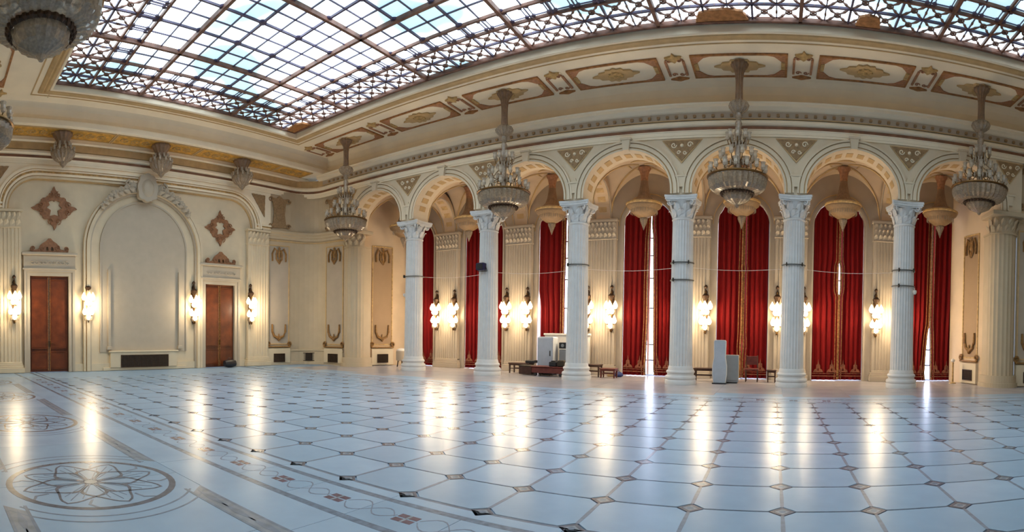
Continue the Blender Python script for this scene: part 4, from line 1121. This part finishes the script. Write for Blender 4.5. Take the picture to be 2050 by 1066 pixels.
sl = soffit_lamp()
for k, (y, lb) in enumerate(((5.0, 'small crystal lamp under the gold soffit above the left door'), (9.06, 'small crystal lamp under the gold soffit above the blind niche'), (12.95, 'small crystal lamp under the gold soffit above the right door of the left wall'))):
    if k == 0: sl.location = (-19.8, y, 9.07); sl['label'] = lb
    else: copy_tree(sl, (-19.8, y, 9.07), label=lb)
def sconce():
    """local: wall at y = 0, lamp towards -y, origin at lamp height"""
    t = empty('wall_sconce', '', 'wall lamp', (0, 0, 0), group='lit wall sconces with glass shades')
    bp = MB(); o_ = wavy([(0, 1.0), (.06, .9), (.05, .75), (.1, .6), (.05, .4), (.09, .1), (.06, -.3), (.1, -.5), (0, -.72), (-.1, -.5), (-.06, -.3), (-.09, .1), (-.05, .4), (-.1, .6), (-.05, .75), (-.06, .9)], .0, 1)
    plate('back_plate', o_, 'bronze_dark', t, -.04, 0)
    MB().lathe([(0, -.07), (.05, -.05), (.075, 0), (.05, .05), (0, .09)], 12, (0, -.08, 1.08)).build('finial', 'bronze_dark', t, smooth=True)
    MB().lathe([(.02, .5), (.05, .56), (.13, .68), (.14, .74), (.08, .8), (.03, .86), (.02, 1.0)], 14, (0, -.12, 0)).build('crown', 'bronze_dark', t, smooth=True)
    MB().tube([(0, -.16, -.55), (0, -.16, .9)], .025, 8).lathe([(0, -.72), (.05, -.66), (.03, -.55)], 10, (0, -.16, 0)).build('stem', 'brass', t)
    first_ = None
    for (z, r, n_) in ((.26, .19, 3), (.06, .1, 2), (-.32, .15, 3), (-.52, .06, 1)):
        for k in range(n_):
            a = -pi/2+(k-(n_-1)/2)*pi/2.3
            x, y = r*cos(a), -.16+r*sin(a)*.9
            y = min(y, -.09)
            MB().tube([(0, -.16, z-.08), (x*.6, -.16+(y+.16)*.6, z-.14), (x, y, z-.06)], .012, 5).build('arm', 'brass', t)
            sh = MB().lathe([(.02, 0), (.07, .03), (.105, .11), (.08, .2), (.035, .28), (.01, .33)], 10).build('glass_shade', 'shade_lit', t, (x, y, z-.05)) if first_ is None else inst(first_, t, (x, y, z-.05))
            first_ = first_ or sh
            cdm = MB().lathe([(.035, -.012), (.05, 0), (.02, .012)], 8, (x, y, z-.06)).build('drip_cup', 'bronze_dark', t)
    dr = MB()
    for k in range(9):
        a = -pi+pi*k/8; dr.lathe([(0, -.62), (.016, -.55), (.01, -.42)], 5, (.15*cos(a), -.18+.13*sin(a), 0), cap=False)
    dr.build('crystal_drops', 'crystal', t)['kind'] = 'stuff'
    return t
def sconce_light(x, y, z, e=1):
    l = bpy.data.lights.new('sconce_glow', 'POINT'); l.energy = SCONCE_W*e; l.color = (1.0, .78, .50); l.shadow_soft_size = .14
    o = bpy.data.objects.new('sconce_glow', l); C.objects.link(o); o.location = (x, y, z)
sconces = []
for x, nm in zip(PIERX, ('first pier from the left, between the two leftmost columns', 'second pier from the left, right of the floodlight column', 'pier just right of the grey cabinet and column', 'pier left of the tall white stand', 'pier hidden by the second column from the right', 'pier left of the rightmost column')):
    for s_ in (-1, 1): sconces.append((x+s_*.5, YB-.2, 2.42, 0, ('left' if s_ < 0 else 'right')+' lit sconce on the '+nm))
for y, nm in ((3.2, 'lit sconce on the fluted pilaster left of the left door, near the photo edge'), (6.2, 'lit sconce between the left door and the blind niche'), (10.98, 'lit sconce between the blind niche and the door with the black bag'), (13.82, 'lit sconce on the pilaster right of the door with the black bag')):
    sconces.append((XL+(.22 if y in (3.2, 13.82) else .02), y, 2.62, pi/2, nm))
sc0 = sconce()
for k, (x, y, z, r, lb) in enumerate(sconces):
    if k == 0: sc0.location = (x, y, z); sc0.rotation_euler.z = r; sc0['label'] = lb
    else: copy_tree(sc0, (x, y, z), r, lb)
    d = .45
    sconce_light(x+(d+.15 if r else 0), y-(0 if r else d+.15), z)

# ------------------------------------------------------------------ small things on and around the columns
def band(k, z, label, n=2):
    x = COLX[k]; t = empty('cable_band', label, 'band', (x, AX, z), group='steel bands round the columns')
    q = MB(); a, b_ = ring(.39, .405, 40)
    q.strip(a, b_, -.02, .02, 'xy').build('strap', 'steel', t)
    for s_ in (-.24, .27)[:n]:
        MB().box(s_-.018, s_+.018, -.42, -.33, -.06, .06).lathe([(.03, -.015), (.03, .015)], 8, (s_, -.41, 0)).build('clamp', 'grille_dark', t)
band(0, 3.96, 'thin steel band round the leftmost column', 1)
band(2, 4.06, 'thin steel band round the column before the grey cabinet', 1)
band(3, 4.06, 'upper steel band with bolts round the column right of the bright window gap')
band(3, 3.48, 'lower steel collar round the column right of the bright window gap', 1)
band(4, 4.02, 'steel band with two clamps round the second column from the right')
band(5, 3.98, 'upper steel band with two clamps round the rightmost column')
band(5, 3.45, 'lower steel collar carrying the camera on the rightmost column', 1)
cb = []
for k in range(len(COLX)):
    x0 = COLX[k]
    if k < len(COLX)-1:
        for i in range(8):
            t = i/8; cb.append((x0+(COLX[k+1]-x0)*t, AX+.44, 4.0-.12*sin(pi*t)))
tag(MB().tube(cb+[(COLX[-1], AX+.44, 4.0)], .009, 4).build('steel_cable', 'white_plastic'), 'thin pale cable strung between the columns in front of the curtains', 'cable')
t = empty('floodlight', 'dark blue floodlight strapped to the second column from the left', 'lamp', (COLX[1]-.02, AX-.42, 4.12))
MB().bbox(-.17, .17, -.2, 0, -.14, .14, .03).build('housing', 'lamp_blue', t); MB().box(-.13, .13, -.21, -.19, -.1, .1).build('glass', 'black_plastic', t)
MB().tube([(-.19, -.08, 0), (-.19, .03, -.16), (.19, .03, -.16), (.19, -.08, 0)], .015).build('bracket', 'grille_dark', t)
t = empty('camera_unit', 'small white surveillance camera on the lower collar of the rightmost column', 'camera', (COLX[5]+.3, AX-.44, 3.24))
MB().lathe([(.03, -.08), (.07, -.02), (.07, .05), (.03, .07)], 12).build('dome', 'white_plastic', t, smooth=True); MB().lathe([(0, -.1), (.04, -.08)], 10).build('lens', 'black_plastic', t); MB().tube([(0, 0, .06), (0, .05, .14)], .012).build('mount', 'white_plastic', t)
t = empty('camera_unit', 'small white surveillance camera on the left side of the leftmost column', 'camera', (COLX[0]-.42, AX-.12, 3.2))
MB().lathe([(.03, -.08), (.07, -.02), (.07, .05), (.03, .07)], 12).build('dome', 'white_plastic', t, smooth=True); MB().tube([(0, 0, .06), (.08, .02, .1)], .012).build('mount', 'white_plastic', t)

# ------------------------------------------------------------------ stored things in the aisle
def bench(x, y, wd, dp, h, label, mt='wood_dark', rail=True, rot=0):
    t = empty('side_table', label, 'table', (x, y, 0), rot)
    MB().bbox(-wd/2, wd/2, -dp/2, dp/2, h-.05, h, .012).build('table_top', mt, t)
    for sx in (-1, 1):
        for sy in (-1, 1):
            a, b_ = sx*(wd/2-.05), sy*(dp/2-.05)
            MB().add([(a-.03, b_-.03, h-.05), (a+.03, b_-.03, h-.05), (a+.03, b_+.03, h-.05), (a-.03, b_+.03, h-.05), (a-.02, b_-.02, 0), (a+.02, b_-.02, 0), (a+.02, b_+.02, 0), (a-.02, b_+.02, 0)],
                     [(0, 1, 2, 3), (4, 7, 6, 5), (0, 4, 5, 1), (1, 5, 6, 2), (2, 6, 7, 3), (3, 7, 4, 0)]).build('leg', mt, t)
    if rail:
        for sy in (-1, 1): MB().box(-wd/2+.05, wd/2-.05, sy*(dp/2-.05)-.012, sy*(dp/2-.05)+.012, h*.42, h*.42+.03).build('stretcher', mt, t)
    MB().box(-wd/2+.04, wd/2-.04, -dp/2+.03, dp/2-.03, h-.1, h-.05).build('apron', mt, t)
    return t
bench(-9.9, 19.5, .95, .5, .42, 'low dark wooden bench left of the grey cabinet')
tag(MB().bbox(-9.62, -9.22, 19.3, 19.7, .42, .54, .02).build('black_case', 'black_plastic'), 'flat black case lying on the dark bench left of the cabinet', 'case')
t = empty('equipment_case', 'dark case on the floor under the end of the low bench', 'case', (-9.3, 18.86, 0))
MB().bbox(-.27, .27, -.22, .22, .03, .36, .02).build('body', 'wood_dark', t); MB().bbox(-.28, .28, -.23, .23, .32, .38, .015).build('lid', 'grille_dark', t)
t = empty('trolley', 'dark red wooden trolley on the floor before the grey cabinet', 'trolley', (-8.25, 18.72, 0))
MB().bbox(-.66, .66, -.3, .3, .12, .34, .02).build('box', 'wood_red', t); MB().bbox(-.7, .7, -.33, .33, .34, .38, .01).build('deck', 'wood_red', t)
for sx in (-1, 1):
    for sy in (-1, 1): MB().lathe([(.0, -.03), (.07, -.03), (.07, .03), (0, .03)], 12).xf(lambda x, y, z: (sx*.52+x, sy*.24+z, .075+y)).build('wheel', 'black_plastic', t)
tag(MB().bbox(-8.22, -7.95, 18.5, 18.8, .38, .56, .02).bbox(-8.16, -8.0, 18.55, 18.75, .56, .6, .01).build('black_bag', 'black_plastic'), 'black bag lying on the red trolley', 'bag')
tag(MB().bbox(-7.88, -7.62, 18.5, 18.85, .38, .62, .03).build('dark_box', 'grille_dark'), 'dark box on the red trolley against the column', 'box')
t = empty('cabinet', 'tall grey cabinet standing behind the red trolley beside the column', 'cabinet', (-8.68, 19.4, 0))
MB().bbox(-.33, .33, -.25, .25, .04, 1.5, .04).build('body', 'cabinet_grey', t); MB().bbox(-.29, .29, -.27, -.24, .1, 1.45, .01).build('door', 'cabinet_grey', t)
MB().box(.2, .23, -.3, -.26, .75, .95).build('handle', 'grille_dark', t); MB().box(-.3, .3, -.22, .22, 0, .04).build('foot', 'black_plastic', t)
t = empty('cabinet', 'low grey metal cabinet right of the tall cabinet, under a row of black devices', 'cabinet', (-7.85, 19.7, 0))
MB().bbox(-.36, .36, -.25, .25, .03, 1.0, .02).build('body', 'cabinet_mid', t); MB().bbox(-.38, .38, -.27, .27, 1.0, 1.04, .01).build('top', 'white_plastic', t); MB().box(-.3, .3, -.2, .2, 0, .03).build('foot', 'black_plastic', t)
for k, x in enumerate((-8.08, -7.74)):
    t = empty('black_device', ('left' if k == 0 else 'right')+' of the two black boxes on the low grey metal cabinet', 'device', (x, 19.62, 1.04), group='black devices on the low cabinet')
    MB().bbox(-.15, .15, -.15, .15, 0, .24, .015).build('housing', 'black_plastic', t); MB().lathe([(.07, 0), (.06, .02)], 14).xf(lambda a, b_, z: (a, -.152-z, .12+b_)).build('dial', 'cabinet_mid', t)
t = empty('board', 'white board panel standing upright behind the grey cabinets at the window', 'board', (-8.15, 20.12, 0))
MB().bbox(-.98, .98, -.03, .0, .1, 1.58, .008).build('panel', 'white_plastic', t)
MB().bbox(-1.02, 1.02, -.06, .03, 1.56, 1.64, .01).build('top_rail', 'white_plastic', t)
for s_ in (-1, 1): MB().box(s_*.9-.03, s_*.9+.03, -.15, .12, 0, .1).build('foot', 'cabinet_mid', t)
bench(-6.85, 19.35, .85, .45, .48, 'small dark table just right of the third column')
bench(-6.06, 19.15, .62, .42, .36, 'lower dark red table right of the small dark table', 'wood_red')
t = empty('bag', 'blue bag lying on the floor at the curtain right of the low table', 'bag', (-5.86, 19.75, 0))
MB().lathe([(.1, 0), (.17, .04), (.18, .1), (.12, .17), (.05, .2)], 14, flute=7, amp=.1).xf(lambda x, y, z: (x*1.1, y*.8, z)).build('sack', 'bag_blue', t, smooth=True); MB().tube([(-.06, 0, .18), (0, 0, .26), (.06, 0, .18)], .012).build('handle', 'bag_blue', t)
tag(MB().bbox(-6.3, -6.05, 19.7, 20.0, 0, .12, .02).build('carton', 'plaster_tan'), 'small tan carton under the low red table', 'box')
bench(-2.4, 19.2, .9, .45, .48, 'dark bench half hidden behind the tall white stand')
t = empty('display_stand', 'tall white rounded stand in front of the curtain right of the fourth column', 'stand', (-1.83, 18.3, 0))
pr2 = [(-.21, .02), (.21, .02), (.25, .3), (.25, .62), (.2, .9), (.21, 1.46), (.17, 1.5), (-.17, 1.5), (-.21, 1.46), (-.2, .9), (-.25, .62), (-.25, .3)]
MB().prism(pr2, -.09, .09).build('panel', 'cabinet_grey', t); MB().strip(pr2, [(a*.93, .76+(b_-.76)*.97) for a, b_ in pr2], -.1, -.085, closed=True).build('edge', 'white_plastic', t); MB().bbox(-.24, .24, -.2, .2, 0, .04, .01).build('foot', 'black_plastic', t)
t = empty('cabinet', 'low grey cabinet right behind the tall white stand', 'cabinet', (-1.45, 18.75, 0))
MB().bbox(-.24, .24, -.2, .2, .03, .98, .02).build('body', 'cabinet_mid', t); MB().bbox(-.2, .2, -.215, -.19, .1, .92, .01).build('door', 'cabinet_mid', t); MB().box(-.2, .2, -.16, .16, 0, .03).build('foot', 'black_plastic', t)
t = empty('chair', 'dark wooden chair before the curtain, right of the tall white stand', 'chair', (-.78, 19.5, 0))
MB().bbox(-.24, .24, -.24, .24, .42, .48, .015).build('seat', 'wood_red', t)
for sx in (-1, 1):
    for sy in (-1, 1): MB().tube([(sx*.21, sy*.21, 0), (sx*.21, sy*.2, .43)], .02).build('leg', 'wood_dark', t)
    MB().tube([(sx*.21, .22, .46), (sx*.2, .27, .95)], .02).build('back_post', 'wood_dark', t)
MB().bbox(-.19, .19, .23, .27, .6, .92, .01).build('backrest', 'wood_red', t)
bench(-.06, 19.45, .36, .4, .45, 'narrow dark side table against the pier right of the wooden chair')
t = empty('waste_bin', 'white bin with a shiny lid between the corner panel and the leftmost column', 'bin', (-16.05, 19.3, 0))
MB().lathe([(.2, .28), (.24, .3), (.25, .72), (.23, .74)], 18).build('drum', 'plaster_cream', t, smooth=True); MB().lathe([(.24, .74), (.22, .8), (.1, .85), (0, .86)], 18).build('lid', 'white_plastic', t, smooth=True)
for k in range(3): MB().tube([(.2*cos(k*2.1), .2*sin(k*2.1), 0), (.15*cos(k*2.1), .15*sin(k*2.1), .3)], .025).build('leg', 'grille_dark', t)
t = empty('barrier_post', 'short brown post with a round head beside the right end panel of the aisle', 'post', (6.78, 19.5, 0))
MB().lathe([(.14, 0), (.13, .03), (.04, .06), (.035, .75), (.05, .8)], 14).build('post', 'gilt_tan', t, smooth=True); MB().lathe([(0, -.08), (.08, -.03), (.08, .03), (0, .08)], 14, (0, 0, .88)).build('globe', 'white_plastic', t, smooth=True)
t = empty('duffel_bag', 'black bag on the floor against the right door of the left wall', 'bag', (-20.25, 12.62, 0), pi/2)
MB().lathe([(.0, -.3), (.16, -.28), (.2, -.1), (.2, .12), (.16, .28), (0, .3)], 14).xf(lambda x, y, z: (z, x*.8, .17+y*.85)).build('body', 'black_plastic', t, smooth=True); MB().tube([(-.12, 0, .33), (-.06, 0, .42), (.06, 0, .42), (.12, 0, .33)], .014).build('handle', 'black_plastic', t)
